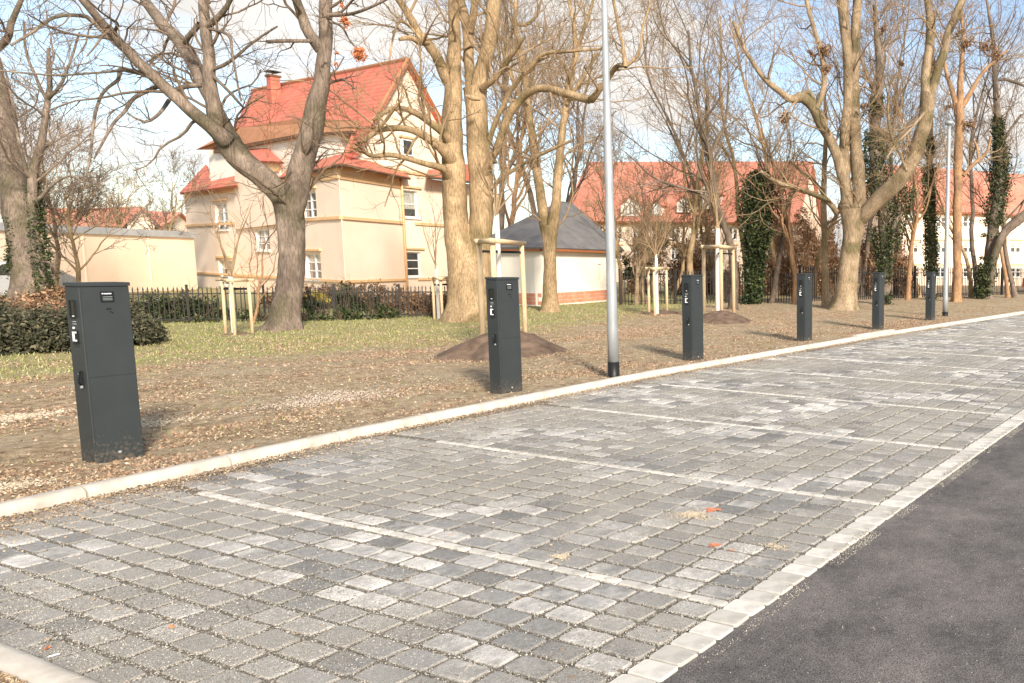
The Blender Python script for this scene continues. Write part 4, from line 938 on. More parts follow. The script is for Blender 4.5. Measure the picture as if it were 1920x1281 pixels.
# ------------------------------------------------------------------ far apartment blocks
def block(lab, P, x0, x1, yr, ye, yb, cols, rows, wpx, hpx, dorm, wm, name='apartment_building', zr=None):
    b = empty(name); s0, s1 = sorted((P.sz(x0, 480)[0], P.sz(x1, 480)[0])); xm = (x0+x1)/2
    z1 = P.sz(xm, ye)[1]; z2 = P.hit(xm, yr, -4.5)[2]; opens = []
    for cx in cols:
        for cy in rows:
            opens.append(op(P, cx-wpx/2, cx+wpx/2, cy-hpx/2, cy+hpx/2))
    # snap openings to common rows and drop overlaps
    opens.sort(); clean = []
    for o in opens:
        if all(o[1] < c[0]-.1 or o[0] > c[1]+.1 or o[3] < c[2]-.1 or o[2] > c[3]+.1 for c in clean) and o[0] > s0+.1 and o[1] < s1-.1 and o[3] < z1-.1: clean.append(o)
    wall_rect(P, s0, s1, -.1, z1, clean, wm, b)
    for k, o in enumerate(clean): window(P, o, b, sash=2, rows=2, hood=True, curtain=(.0, .4, .2)[k % 3], fw_=.09)
    slab([P.pt(s0-.3, z1-.1, .5), P.pt(s1+.3, z1-.1, .5), P.pt(s1+.3, z2, -4.5), P.pt(s0-.3, z2, -4.5)], .15, M['rooftile_far'], b)
    slab([P.pt(s0-.3, z1-.1, -9.5), P.pt(s1+.3, z1-.1, -9.5), P.pt(s1+.3, z2, -4.5), P.pt(s0-.3, z2, -4.5)], .15, M['rooftile_far'], b)
    for s_ in (s0, s1): mb = MB(); mb.extr([P.pt(s_, z1-.1, 0), P.pt(s_, z2-.2, -4.5), P.pt(s_, z1-.1, -9), P.pt(s_, -.1, -9), P.pt(s_, -.1, 0)], P.t*(.2 if s_ == s0 else -.2)); mb.build('side_wall', wm, b)
    strip(P, s0, s1, z1-.35, z1-.02, .1, M['cream_trim'], b, 'cornice')
    for cx, y0, y1, y2, wd in dorm:     # px centre, apex y, eave y, bottom y, width
        mb = MB(); mb.extr([P.hit(cx-wd/2, y2, .1), P.hit(cx+wd/2, y2, .1), P.hit(cx+wd/2, y1, .1), P.hit(cx, y0, .1), P.hit(cx-wd/2, y1, .1)], -P.n*3.0); dm = mb.build('dormer', M['cream_light'], b)
        Pd = Plane(P.pt(0, 0, .13), 0); Pd.t = P.t; Pd.n = P.n; Pd.O = P.O+P.n*.13
        o = op(Pd, cx-wd*.3, cx+wd*.3, y1+1, y2-3); mb = MB(); n_ = .06
        mb.pbox(Pd, o[0], o[1], o[2], o[3], 0, .03); wn_ = mb.build('window', M['white'], dm)
        mb = MB(); g_ = (o[1]-o[0])/3
        for k in range(3): mb.pbox(Pd, o[0]+g_*k+.07, o[0]+g_*(k+1)-.07, o[2]+.1, o[3]-.08, .031, .036)
        mb.build('pane', M['curtain'], wn_) if False else link('pane', mb.mesh('pane'), M['curtain'], b)
        for sgn in (-1, 1):
            a = P.hit(cx, y0-2, .3); c = P.hit(cx+sgn*(wd/2+3), y1+1, .3); slab([a, c, c-P.n*3.4, a-P.n*3.4], .1, M['rooftile_far'], b)
    tag(b, lab, 'building'); return b
PB1 = Plane(at(1300, 480, 62), -74)
block('apartment block with long red roof and gabled dormers beyond the hut', PB1, 1062, 1492, 303, 414, 560, list(range(1085, 1490, 36)), (437, 475), 17, 25,
      [(1182, 366, 382, 408, 36), (1230, 372, 384, 404, 20), (1282, 366, 376, 398, 26), (1324, 340, 361, 392, 38), (1420, 360, 376, 404, 34)], M['cream'])
PB2 = Plane(at(1760, 480, 66), -42)
block('pale apartment block with red roof behind the lamp post at the right', PB2, 1688, 2010, 322, 398, 560, (1713, 1765, 1816, 1862, 1905, 1950), (416, 464, 510), 20, 21, [(1713, 384, 396, 408, 26)], M['cream'])
# two small red roofs far left
def far_house(lab, xa, xb, yr, ye, D, az):
    b = empty('house'); P = Plane(at((xa+xb)/2, 470, D), az); s0, s1 = sorted((P.sz(xa, 470)[0], P.sz(xb, 470)[0])); z1 = P.sz((xa+xb)/2, ye)[1]; z2 = P.sz((xa+xb)/2, yr)[1]
    o = (s0*.6+s1*.4, s0*.4+s1*.6, z1-1.6, z1-.5)
    wall_rect(P, s0, s1, -.1, z1, [o], M['cream'], b); window(P, o, b)
    sm = (s0+s1)/2
    for sg, s_ in ((-1, s0), (1, s1)): slab([P.pt(s_+sg*.5, z1-.3, .4), P.pt(sm, z2, .4), P.pt(sm, z2, -9), P.pt(s_+sg*.5, z1-.3, -9)], .15, M['rooftile_far'], b)
    mb = MB(); mb.extr([P.pt(s0, z1, 0), P.pt(s1, z1, 0), P.pt(sm, z2-.2, 0)], -P.n*.3); mb.build('gable_wall', M['cream'], b)
    for s_ in (s0, s1): mb = MB(); mb.extr([P.pt(s_, -.1, 0), P.pt(s_, z1, 0), P.pt(s_, z1, -8.5), P.pt(s_, -.1, -8.5)], P.t*(.2 if s_ == s0 else -.2)); mb.build('side_wall', M['cream'], b)
    tag(b, lab, 'house')
far_house('small far house with steep red roof, leftmost above the pale wall', 178, 232, 392, 425, 85, 20)
far_house('small far cream gable house above the pale wall, left of the large house', 238, 298, 388, 420, 80, 0)
far_house('far red-brown roof directly left of the large house', 300, 372, 398, 428, 88, 40)

# garden shed roof peeping at the left, and parked cars
sh = empty('garden_shed'); PS = Plane(at(70, 520, 27), 20); a0 = PS.sz(18, 515)[0]; a1 = PS.sz(140, 515)[0]; a0, a1 = min(a0, a1), max(a0, a1); zr_ = PS.sz(100, 505)[1]; ze_ = PS.sz(100, 528)[1]
wall_rect(PS, a0, a1, -.1, ze_, [], M['fascia'], sh); slab([PS.pt(a0-.2, ze_-.1, .3), PS.pt(a1+.2, ze_-.1, .3), PS.pt(a1-.6, zr_+.03, -1.2), PS.pt(a0+.2, zr_+.03, -1.2)], .08, M['rooftile_old'], sh)
slab([PS.pt(a0-.2, ze_-.1, -2.7), PS.pt(a1+.2, ze_-.1, -2.7), PS.pt(a1-.6, zr_+.03, -1.2), PS.pt(a0+.2, zr_+.03, -1.2)], .08, M['rooftile_old'], sh)
tag(sh, 'low brown roofed shed behind the ivy-grown leaning tree', 'shed')
def car(p, az, paint, lab):
    r_ = empty('parked_car', (p[0], p[1], 0.03), R(az)); L, Wd = 4.1, 1.7
    prof = [(-2.05, .35), (-2.05, .75), (-1.95, .92), (-1.1, 1.0), (-.45, 1.42), (1.0, 1.45), (1.75, 1.02), (2.02, .9), (2.05, .35)]
    mb = MB(); mb.extr([(x, -Wd/2, z) for x, z in prof], (0, Wd, 0)); bd = mb.build('body', paint, r_); bv = bd.modifiers.new('b', 'BEVEL'); bv.width = .07; bv.segments = 3
    for sg in (-1, 1):
        for pts in ([(-.95, 1.02), (-.4, 1.36), (.2, 1.38), (.2, 1.02)], [(.28, 1.02), (.28, 1.38), (.95, 1.39), (1.5, 1.04)]):
            mb = MB(); mb.extr([(x, sg*(Wd/2+.004), z) for x, z in pts], (0, sg*.012, 0)); mb.build('side_window', M['glass'], r_)
        for x in (-1.25, 1.3):
            mb = MB(); mb.tube([(x, sg*(Wd/2-.16), .31), (x, sg*(Wd/2+.03), .31)], .31, 20); wh = mb.build('wheel', M['strap'], r_); mb = MB(); mb.tube([(x, sg*(Wd/2+.031), .31), (x, sg*(Wd/2+.045), .31)], .19, 14); mb.build('rim', M['galv'], wh)
        mb = MB(); mb.box(-2.07, -2.0, sg*.6-.18, sg*.6+.18, .66, .8); mb.build('headlight', M['station_white'], r_)
    mb = MB(); mb.hexa([(-1.06, -.7, 1.03), (-1.06, .7, 1.03), (-.98, .7, 1.03), (-.98, -.7, 1.03), (-.5, -.62, 1.40), (-.5, .62, 1.40), (-.46, .62, 1.40), (-.46, -.62, 1.40)]); mb.build('windscreen', M['glass'], r_)
    tag(r_, lab, 'car')
M['red_paint'] = mat('red car paint', (.5, .03, .03), rough=.25, spec=.6); M['silver_paint'] = mat('silver car paint', (.5, .52, .54), rough=.3, spec=.6)
car(at(-15, 560, 26)*[1, 1, 0], 25, M['silver_paint'], 'silver car at the left edge, half hidden by the leaning tree')
car(at(1975, 548, 54)*[1, 1, 0], 100, M['red_paint'], 'red car at the right edge, behind the iron fence')

# ------------------------------------------------------------------ the traced trees
T = traced_tree
T('forked brown tree with three spreading limbs in front of the large house', 19.1, [
  ([(531, 628, 66), (534, 600, 52), (539, 560, 44), (545, 500, 42), (546, 440, 42), (541, 392, 44)], 0, 0, 0),
  ([(547, 425, 32), (552, 380, 38), (566, 310, 38), (585, 240, 36), (598, 175, 29), (607, 110, 24), (611, 40, 22), (612, -30, 20), (620, -160, 14)], 0, -.6, 1.6),
  ([(602, 95, 20), (590, 76, 20), (573, 50, 18), (560, 15, 16), (550, -30, 13), (530, -120, 8)], -.4, -1.2, 1.5),
  ([(542, 420, 32), (530, 375, 38), (500, 338, 40), (455, 300, 42), (425, 262, 42), (410, 232, 34)], 0, -.8, .6),
  ([(424, 262, 34), (395, 238, 26), (350, 200, 22), (300, 155, 20), (255, 112, 18), (210, 65, 16), (178, 28, 14), (148, -10, 12), (100, -80, 8)], -.8, -3.2, 2.2),
  ([(412, 245, 34), (400, 195, 24), (393, 140, 19), (390, 90, 18), (385, 50, 17), (380, 0, 15), (372, -70, 10)], -.8, -1.4, 1.6),
  ([(452, 300, 30), (415, 225, 24), (385, 165, 23), (350, 95, 23), (322, 62, 20), (297, 35, 18), (268, -8, 16), (240, -70, 9)], -.2, 1.5, 2.),
  ([(267, 138, 9), (240, 132, 8), (225, 131, 8), (222, 150, 6), (195, 172, 5), (178, 215, 5), (170, 290, 4), (160, 330, 2)], -1.6, -2.2, 2.5),
  ([(225, 132, 6), (180, 137, 4), (100, 141, 4), (0, 133, 3)], -2, -3, 2.5),
  ([(250, 114, 9), (175, 42, 8), (150, 30, 7), (100, 33, 6), (60, 62, 5), (20, 85, 4)], -1.8, -3, 2.5),
  ([(322, 173, 10), (345, 162, 9), (378, 160, 8)], -1.2, -.9, 0),
  ([(300, 160, 9), (252, 183, 7), (235, 208, 6), (212, 232, 5), (176, 298, 3)], -1.3, -2, 2.2),
  ([(316, 188, 7), (300, 212, 6), (272, 229, 5), (238, 212, 3)], -1.1, -1.8, 2.5),
  ([(392, 54, 7), (418, 61, 6), (432, 72, 5), (437, 112, 4), (452, 190, 3)], -1.2, -1.8, 2),
  ([(396, 132, 7), (430, 116, 6), (482, 74, 4), (520, 50, 3)], -1., -1.5, 2),
  ([(398, 142, 7), (418, 160, 6), (438, 180, 5), (456, 202, 4)], -1., -1.5, 2),
  ([(386, 52, 12), (405, 36, 10), (425, 12, 8), (442, -20, 7)], -1.2, -1.6, 1.5),
  ([(375, 45, 9), (352, 70, 9), (346, 80, 9)], -.6, -.2, 0),
  ([(592, 77, 8), (540, 77, 7), (500, 79, 6)], -.6, -1.2, 2.5),
  ([(614, 28, 8), (660, 25, 6), (700, 12, 5), (735, -6, 4)], -.6, -1.2, 2.2),
  ([(618, 40, 5), (640, 50, 4), (655, 75, 3), (672, 95, 3)], -.6, -1.2, 2.2),
  ], M['bark_brown'], M['twig'], 31, twig=(5, 4), flen=(1., 2.2), sag=.015)
T('massive double-trunked ochre tree right of the large house', 22.3, [
  ([(866, 608, 62), (867, 560, 48), (862, 500, 42), (856, 430, 40), (851, 360, 40), (850, 310, 38), (848, 250, 34), (848, 200, 31), (850, 140, 28), (851, 60, 20), (850, -20, 17), (845, -120, 12)], 0, 0, .9),
  ([(893, 606, 62), (895, 560, 46), (898, 500, 41), (901, 430, 40), (902, 370, 40), (899, 310, 39), (895, 260, 36), (893, 210, 38), (891, 165, 40)], .2, .2, .3),
  ([(880, 608, 84), (881, 570, 66), (880, 520, 54), (879, 465, 38), (878, 420, 12)], .1, .1, 0),
  ([(886, 180, 26), (880, 130, 18), (879, 80, 18), (874, 40, 17), (862, -5, 14), (850, -80, 10)], .2, .6, 1.4),
  ([(881, 60, 12), (887, 30, 13), (892, -10, 12), (898, -80, 8)], .3, -.2, 1.2),
  ([(896, 178, 30), (905, 130, 24), (914, 90, 24), (922, 50, 25), (926, 0, 24), (932, -90, 18)], .2, -.4, 1.3),
  ([(846, 160, 22), (835, 142, 20), (822, 112, 18), (802, 82, 17), (782, 58, 15), (766, 28, 14), (742, -10, 11)], 0, -1.4, 2),
  ([(848, 275, 22), (832, 250, 16), (795, 222, 12), (755, 203, 10), (728, 208, 8), (700, 226, 5)], 0, -2, 3),
  ([(848, 312, 26), (838, 288, 22), (806, 262, 16), (770, 244, 13), (730, 241, 11), (700, 250, 9), (668, 272, 6)], 0, -2.4, 3),
  ([(846, 345, 20), (832, 318, 16), (797, 308, 11), (742, 292, 10), (692, 291, 8), (672, 268, 5)], 0, -2.6, 3),
  ([(700, 248, 7), (718, 232, 6), (742, 200, 5), (752, 190, 3)], -2, -2, 2),
  ([(800, 78, 14), (786, 80, 11), (770, 71, 10), (748, 74, 6)], -1, -1.6, 2),
  ([(905, 165, 12), (930, 146, 10), (950, 118, 9), (964, 96, 7), (985, 68, 5)], 0, -1, 2.5),
  ([(900, 345, 20), (912, 318, 15), (928, 285, 13), (945, 240, 13), (962, 204, 13), (990, 176, 13), (1022, 166, 14), (1060, 175, 15), (1092, 184, 15), (1108, 187, 14), (1122, 170, 11), (1142, 145, 9), (1150, 132, 9), (1160, 123, 9), (1174, 124, 9)], .2, -2.5, .8),
  ([(1172, 125, 9), (1168, 90, 7), (1160, 50, 6), (1148, -10, 5)], -2.5, -2.7, 2.5),
  ([(1174, 124, 7), (1194, 106, 6), (1202, 80, 5), (1206, 50, 4), (1225, -10, 3)], -2.5, -2.7, 2.5),
  ([(905, 300, 10), (935, 215, 8), (972, 150, 8), (1000, 120, 8), (1020, 101, 7), (1060, 97, 6), (1128, 92, 5)], .3, -1, 2),
  ([(912, 360, 8), (960, 320, 7), (1010, 292, 6), (1075, 262, 5)], .2, -1, 2),
  ([(900, 186, 7), (885, 184, 11), (872, 179, 4)], -.8, -1, 0),
  ([(796, 80, 5), (755, 40, 5), (740, 60, 4), (730, 115, 3)], -1, -1.8, 2),
  ], M['bark_ochre'], M['twig_ochre'], 32, twig=(5, 5), flen=(1.2, 2.6), tfrac=.6)
T('slender ochre tree with two trunks in front of the grey-roofed hut', 26.9, [
  ([(1030, 590, 34), (1030, 560, 25), (1031, 500, 22), (1031, 455, 24), (1029, 425, 30)], 0, 0, 0),
  ([(1026, 440, 22), (1016, 385, 18), (1007, 320, 16), (998, 260, 14), (990, 200, 12), (984, 150, 11), (975, 100, 8), (966, 50, 7), (968, -20, 5)], 0, .5, 2.2),
  ([(1033, 440, 22), (1043, 375, 16), (1046, 320, 15), (1053, 260, 13), (1060, 205, 12), (1068, 160, 11), (1077, 110, 9), (1077, 60, 7), (1066, 0, 5)], 0, -.5, 2.2),
  ([(1075, 120, 8), (1090, 70, 7), (1110, 10, 5), (1120, -40, 4)], -.4, -.8, 2.5),
  ([(990, 200, 8), (965, 160, 6), (950, 100, 5), (968, 45, 5)], .4, .8, 2.5),
  ([(968, 45, 6), (985, 48, 6), (1005, 30, 5), (1015, 0, 4)], .8, .8, 2.5),
  ([(1062, 195, 8), (1090, 150, 6), (1120, 100, 5)], -.4, -1, 2.5)
  ], M['bark_ochre'], M['twig_ochre'], 33, twig=(6, 5), flen=(1.2, 2.8), twr=.005)
t4, _ = T('massive pale tree with many upright limbs behind the fourth and fifth charging posts', 30.4, [
  ([(1582, 586, 64), (1585, 560, 48), (1589, 520, 38), (1596, 460, 36), (1599, 425, 42), (1599, 395, 52)], 0, 0, 0),
  ([(1590, 420, 26), (1587, 370, 24), (1583, 310, 20), (1584, 250, 19), (1590, 190, 18), (1590, 120, 18), (1584, 50, 20), (1576, -30, 20), (1570, -120, 12)], 0, 0, .8),
  ([(1606, 415, 28), (1611, 370, 24), (1607, 310, 26), (1603, 240, 22), (1602, 170, 18), (1603, 100, 17), (1606, 30, 18), (1610, -50, 16)], .1, .3, .8),
  ([(1582, 345, 22), (1572, 300, 20), (1556, 262, 19), (1538, 232, 18), (1526, 204, 19), (1505, 184, 20), (1482, 186, 14), (1462, 172, 12), (1440, 155, 11), (1420, 130, 9), (1395, 90, 7), (1375, 40, 6)], 0, -1.5, 1.8),
  ([(1500, 182, 8), (1515, 172, 8), (1528, 190, 7), (1532, 208, 6)], -.8, -.4, 0),
  ([(1530, 205, 12), (1545, 160, 10), (1540, 100, 9), (1525, 50, 9), (1512, 0, 8), (1505, -60, 5)], -.6, .4, 2),
  ([(1570, 400, 12), (1552, 378, 11), (1520, 362, 10), (1480, 350, 9), (1450, 338, 8), (1425, 320, 6)], 0, -2, 1.6),
  ([(1608, 418, 24), (1625, 398, 27), (1650, 372, 30), (1682, 342, 30), (1708, 305, 29), (1726, 258, 27), (1737, 212, 27), (1740, 172, 29)], 0, -1.4, .3),
  ([(1737, 182, 20), (1735, 150, 18), (1739, 110, 17), (1744, 60, 16), (1740, 10, 13), (1732, -50, 9)], -1.4, -1.4, 1.5),
  ([(1744, 178, 18), (1756, 140, 16), (1768, 104, 16), (1778, 62, 15), (1792, 30, 15), (1804, 0, 14), (1824, -60, 10)], -1.4, -1.8, 1.5),
  ([(1700, 320, 6), (1688, 290, 5), (1672, 260, 5), (1665, 200, 4), (1672, 140, 3)], -1, -1.4, 3),
  ([(1735, 210, 6), (1700, 250, 5), (1680, 270, 4), (1660, 300, 3)], -1.4, -2, 2.5),
  ], M['bark_pale'], M['twig_ochre'], 34, twig=(6, 5), flen=(1.2, 3.), twr=.005)
t0, _ = T('leaning ivy-grown tree at the left edge', 23.2, [
  ([(66, 575, 70), (60, 520, 54), (48, 460, 48), (32, 380, 44), (18, 300, 38), (4, 220, 33), (-12, 140, 28), (-30, 40, 20)], 0, 0, .5),
  ([(78, 545, 18), (70, 470, 14), (62, 400, 15), (62, 330, 14), (74, 280, 11), (88, 200, 9), (93, 150, 8), (90, 90, 5)], -.4, -.6, 2.2),
  ([(-14, 96, 16), (5, 82, 13), (16, 68, 11), (24, 35, 9), (40, -5, 7)], 0, -.5, 2.2),
  ([(70, 345, 8), (50, 320, 6), (35, 260, 5), (25, 200, 4), (10, 130, 3)], -.4, -.8, 3),
  ([(90, 185, 7), (110, 165, 5), (130, 120, 4), (150, 60, 3)], -.6, -1, 3),
  ([(88, 190, 6), (70, 150, 5), (50, 100, 4), (45, 40, 3)], -.6, -1, 3),
  ([(66, 380, 7), (95, 350, 5), (130, 330, 4), (160, 345, 3)], -.6, -1, 3),
  ], M['bark_brown'], M['twig_grey'], 35, twig=(6, 5), flen=(1.2, 2.6))
def ivy_on(parent, pts, D, n, size, seed, m_='ivy', thr=-.12):
    """ivy leaves wrapped along a traced trunk (px, py, radius px)"""
    rg = np.random.default_rng(seed); P = []; off = np.array(parent.location[:])
    X = np.array(pts, float); t = rg.uniform(0, len(X)-1.001, n); i = t.astype(int); f = (t-i)[:, None]; q = X[i]*(1-f)+X[i+1]*f
    keep = fbm(q[:, 1]*.03, q[:, 0]*.03+seed, 3, 4) > thr; q = q[keep]
    base_ = np.stack([at(a, b_, D) for a, b_, _ in q]); r_ = q[:, 2]*D/F; a = rg.uniform(0, 6.28, len(q)); rr = r_*(.75+rg.exponential(.22, len(q)))
    base_[:, 0] += np.cos(a)*rr; base_[:, 1] += np.sin(a)*rr; base_[:, 2] += rg.normal(0, .06, len(q))
    V_, f_ = leaf_quads(base_-off, size, rg); return link('ivy', mesh_np('ivy', V_, f_), M[m_], parent)
ivy_on(t0, [(28, 570, 14), (30, 500, 13), (30, 440, 10), (22, 400, 6)], 23.0, 2600, .05, 1)
ivy_on(t0, [(88, 560, 14), (80, 490, 13), (70, 430, 11), (64, 370, 9), (60, 330, 5)], 22.8, 2600, .05, 2)
ta, _ = T('ivy-covered tree right of the massive pale tree', 35, [([(1662, 572, 16), (1660, 500, 16), (1656, 430, 18), (1650, 360, 22), (1642, 300, 24), (1641, 240, 22), (1646, 190, 18), (1650, 130, 15), (1645, 80, 12), (1640, 10, 8)], 0, 0, 1.6),
   ([(1655, 470, 12), (1668, 440, 12), (1680, 410, 10), (1690, 380, 8)], 0, 0, 1), ([(1650, 290, 10), (1680, 260, 9), (1710, 230, 8), (1735, 205, 5)], 0, 0, 1.5), ([(1645, 180, 8), (1625, 140, 7), (1612, 100, 5)], 0, 0, 2)],
   M['bark_brown'], M['twig_ochre'], 36, twig=(6, 4), twr=.007, tfrac=.4)
ivy_on(ta, [(1660, 570, 10), (1658, 500, 13), (1655, 440, 20), (1650, 360, 22), (1640, 300, 24), (1640, 240, 18), (1645, 180, 10)], 34.8, 9000, .07, 3)
ivy_on(ta, [(1672, 470, 14), (1690, 400, 18), (1700, 350, 14)], 34.8, 1500, .07, 4)
tb_, _ = T('straight slim tree sheathed in ivy, behind the farthest charging post', 40, [([(1748, 560, 16), (1746, 480, 14), (1744, 400, 14), (1742, 320, 12), (1745, 220, 10), (1748, 120, 7), (1752, 20, 5)], 0, 0, 1.6)], M['bark_ochre'], M['twig_ochre'], 37, twig=(5, 4), twr=.007)
ivy_on(tb_, [(1747, 560, 11), (1746, 480, 12), (1744, 400, 11), (1742, 320, 10), (1744, 260, 5)], 39.8, 6500, .08, 5)
tc_, _ = T('ivy-covered tree with a thick limb leaning right at the right edge', 42, [([(1846, 556, 22), (1852, 500, 20), (1862, 430, 22), (1874, 350, 22), (1874, 280, 16), (1870, 210, 13), (1865, 140, 10), (1862, 80, 8), (1850, 0, 5)], 0, 0, 1.5),
   ([(1856, 545, 18), (1862, 490, 16), (1878, 445, 17), (1900, 420, 18), (1930, 398, 20), (1975, 370, 18)], -.4, -1, .6), ([(1868, 290, 7), (1890, 250, 6), (1915, 215, 5)], 0, 0, 2.5), ([(1872, 150, 6), (1890, 150, 6), (1930, 165, 5)], 0, 0, 2.5)],
   M['bark_brown'], M['twig_grey'], 38, twig=(6, 4), twr=.007)
ivy_on(tc_, [(1842, 556, 14), (1850, 500, 16), (1858, 440, 16), (1874, 350, 18), (1876, 290, 15), (1870, 220, 9)], 41.6, 8000, .08, 6)
te_, _ = T('reddish-brown tree behind the far lamp post', 38, [([(1794, 566, 20), (1795, 500, 17), (1795, 420, 17), (1796, 340, 16), (1797, 280, 17), (1800, 232, 18), (1798, 195, 18)], 0, 0, .3),
   ([(1796, 215, 14), (1788, 180, 10), (1778, 150, 8), (1772, 120, 6), (1765, 60, 4)], 0, 0, 2), ([(1800, 200, 16), (1800, 160, 12), (1803, 120, 9), (1806, 70, 7), (1800, 0, 5)], 0, 0, 2),
   ([(1804, 200, 12), (1822, 170, 9), (1840, 140, 7), (1860, 118, 6), (1890, 95, 4)], 0, 0, 2), ([(1806, 330, 8), (1826, 308, 7), (1850, 285, 6), (1858, 255, 4)], 0, 0, 2), ([(1835, 300, 5), (1832, 275, 5), (1825, 262, 3)], 0, 0, 1)], M['bark_red'], M['twig_ochre'], 39, twig=(6, 4), twr=.007)
tf_, _ = T('thin grey-green tree left of the massive pale tree', 32, [([(1549, 580, 16), (1547, 520, 13), (1546, 440, 12), (1544, 370, 11), (1546, 310, 9), (1549, 240, 7), (1545, 160, 5)], 0, 0, 1.8), ([(1546, 380, 7), (1535, 350, 6), (1500, 320, 5), (1480, 300, 4)], 0, 0, 2)], M['bark_ochre'], M['twig_ochre'], 40, twig=(6, 4), twr=.006)
td_ = empty('ivy_column', (0, 0, 0)); g = G(1415, 572); td_.location = (g[0], g[1], .02); DD = depth(g)
tk = Tubes(); P_, rd = resample(np.array([at(1412, 575, DD), at(1416, 480, DD), at(1422, 400, DD), at(1424, 340, DD)])-np.array(td_.location[:]), np.array([.25, .22, .18, .08]), .3); limb_tube(tk, P_, rd, rng, 10); tk.build('trunk', M['bark_dark'], td_)
ivy_on(td_, [(1412, 572, 13), (1414, 520, 14), (1416, 470, 17), (1420, 430, 25), (1420, 380, 26), (1421, 345, 22), (1424, 325, 10)], DD, 15000, .085, 7, thr=-9)
tag(td_, 'dense dark ivy column on a dead trunk between the stakes and the pale tree', 'ivy-covered trunk')

wt = [(1374, 583, 560, 15, 'grey dark upright tree beside the ivy column', 'bark_dark', 'twig_grey', 51, -.0), (1298, 566, 420, 12, 'thin ochre tree in front of the red-roofed apartments, left one', 'bark_ochre', 'twig_ochre', 52, .03),
      (1445, 570, 330, 11, 'low crooked dark tree right of the ivy column', 'bark_dark', 'twig_ochre', 53, .15), (1492, 572, 380, 11, 'slim brown tree midway between ivy column and pale tree', 'bark_red', 'twig_ochre', 54, -.05),
      (1258, 562, 215, 8, 'thin leaning tree right of the lamp post before the apartments', 'bark_ochre', 'twig_ochre', 55, -.05), (1208, 572, 170, 11, 'pale stem tree just right of the hut, leftmost of the pair', 'bark_pale', 'twig_ochre', 56, 0),
      (1193, 575, 150, 9, 'short pale stem standing right beside the hut', 'bark_pale', 'twig_ochre', 57, 0), (1702, 565, 420, 9, 'thin brown tree between the two ivy-covered trees', 'bark_red', 'twig_ochre', 58, .05),
      (1058, 560, 430, 12, 'dark ivy-green tree behind the hut roof', 'bark_dark', 'twig_grey', 59, 0), (965, 560, 400, 12, 'brown bushy tree behind the hut, left side', 'bark_red', 'twig_ochre', 60, -.04),
      (1110, 552, 250, 9, 'thin ochre tree behind the hut, right side', 'bark_ochre', 'twig_ochre', 61, .05), (1525, 560, 520, 10, 'tall thin tree left of the massive pale tree', 'bark_ochre', 'twig_ochre', 62, -.06),
      (1905, 560, 520, 9, 'slender tree at the right edge above the iron fence', 'bark_brown', 'twig_grey', 63, .0), (1400, 560, 560, 9, 'tall slender tree behind the ivy column', 'bark_ochre', 'twig_ochre', 64, .03),
      (1340, 556, 560, 8, 'tall slender tree above the apartment roof', 'bark_brown', 'twig_grey', 65, .02), (1615, 556, 560, 9, 'tall tree behind the massive pale tree', 'bark_brown', 'twig_grey', 66, .02), (1830, 556, 600, 9, 'tall tree behind the reddish one', 'bark_brown', 'twig_grey', 67, .02),
      (1455, 556, 640, 10, 'tallest thin tree behind the crooked dark tree', 'bark_ochre', 'twig_ochre', 68, -.02), (930, 556, 640, 11, 'tall bare tree behind the double trunk', 'bark_brown', 'twig_grey', 69, .05), (1020, 550, 700, 10, 'tall bare tree far behind the hut', 'bark_brown', 'twig_grey', 70, -.05),
      (1168, 566, 250, 8, 'short bushy tree just right of the lamp post, before the red roof', 'bark_ochre', 'twig_ochre', 72, .0), (1228, 562, 240, 8, 'short airy tree between lamp post and third charging post', 'bark_brown', 'twig_ochre', 73, .0),
      (1318, 562, 260, 9, 'short airy tree above the third charging post', 'bark_ochre', 'twig_ochre', 74, .04), (1358, 562, 300, 8, 'short bushy tree left of the grey dark tree', 'bark_red', 'twig_ochre', 75, -.04), (1725, 560, 300, 8, 'short airy tree left of the slim ivy tree, before the right block', 'bark_ochre', 'twig_ochre', 76, .0),
      (1820, 560, 300, 8, 'short airy tree right of the far lamp post, before the right block', 'bark_ochre', 'twig_ochre', 77, .0), (1890, 560, 280, 8, 'short twiggy tree at the right edge before the right block', 'bark_red', 'twig_ochre', 78, .0),
      (1680, 556, 620, 8, 'tall thin tree behind the ivy-covered tree', 'bark_brown', 'twig_grey', 71, .02)]
for px, py, hp, wp, lab, bm, tm, sd, ln in wt:
    wild_tree(px, py, hp, wp, lab, M[bm], M[tm], sd, levels=(9, 6, 4, 3), lean=ln, twr=.008 if py < 565 else .006, fork=.3)
for px, hp, sd, lab, ln in ((112, 330, 81, 'slim bare tree left of the nearest charging post', -.12), (150, 240, 82, 'low bare tree above the pale extension wall', .02), (245, 190, 83, 'far bare tree over the small red roofs', 0.), (318, 200, 84, 'far bare tree touching the large house at its left', .0), (205, 180, 85, 'far thin tree between the small roofs', 0), (20, 300, 86, 'far bare tree behind the leaning tree', 0), (75, 260, 87, 'bare bushy tree behind the pale wall at far left', 0)):
    wild_tree(px, 545 if sd > 82 else 575, hp, 8, lab, M['bark_ochre'], M['twig_ochre'] if sd % 2 else M['twig_grey'], sd, levels=(10, 6, 4, 3), lean=ln, twr=.008, fork=.25, group='bare trees behind the pale wall')
wild_tree(470, 612, 235, 5, 'low reddish twiggy shrub tree between the young tree and forked trunk', M['bark_red'], mat('red twig', (.3, .13, .06), (.4, .2, .1)), 90, levels=(6, 4, 3), fork=.1, group='garden shrubs', wob=.12, spread=.8)

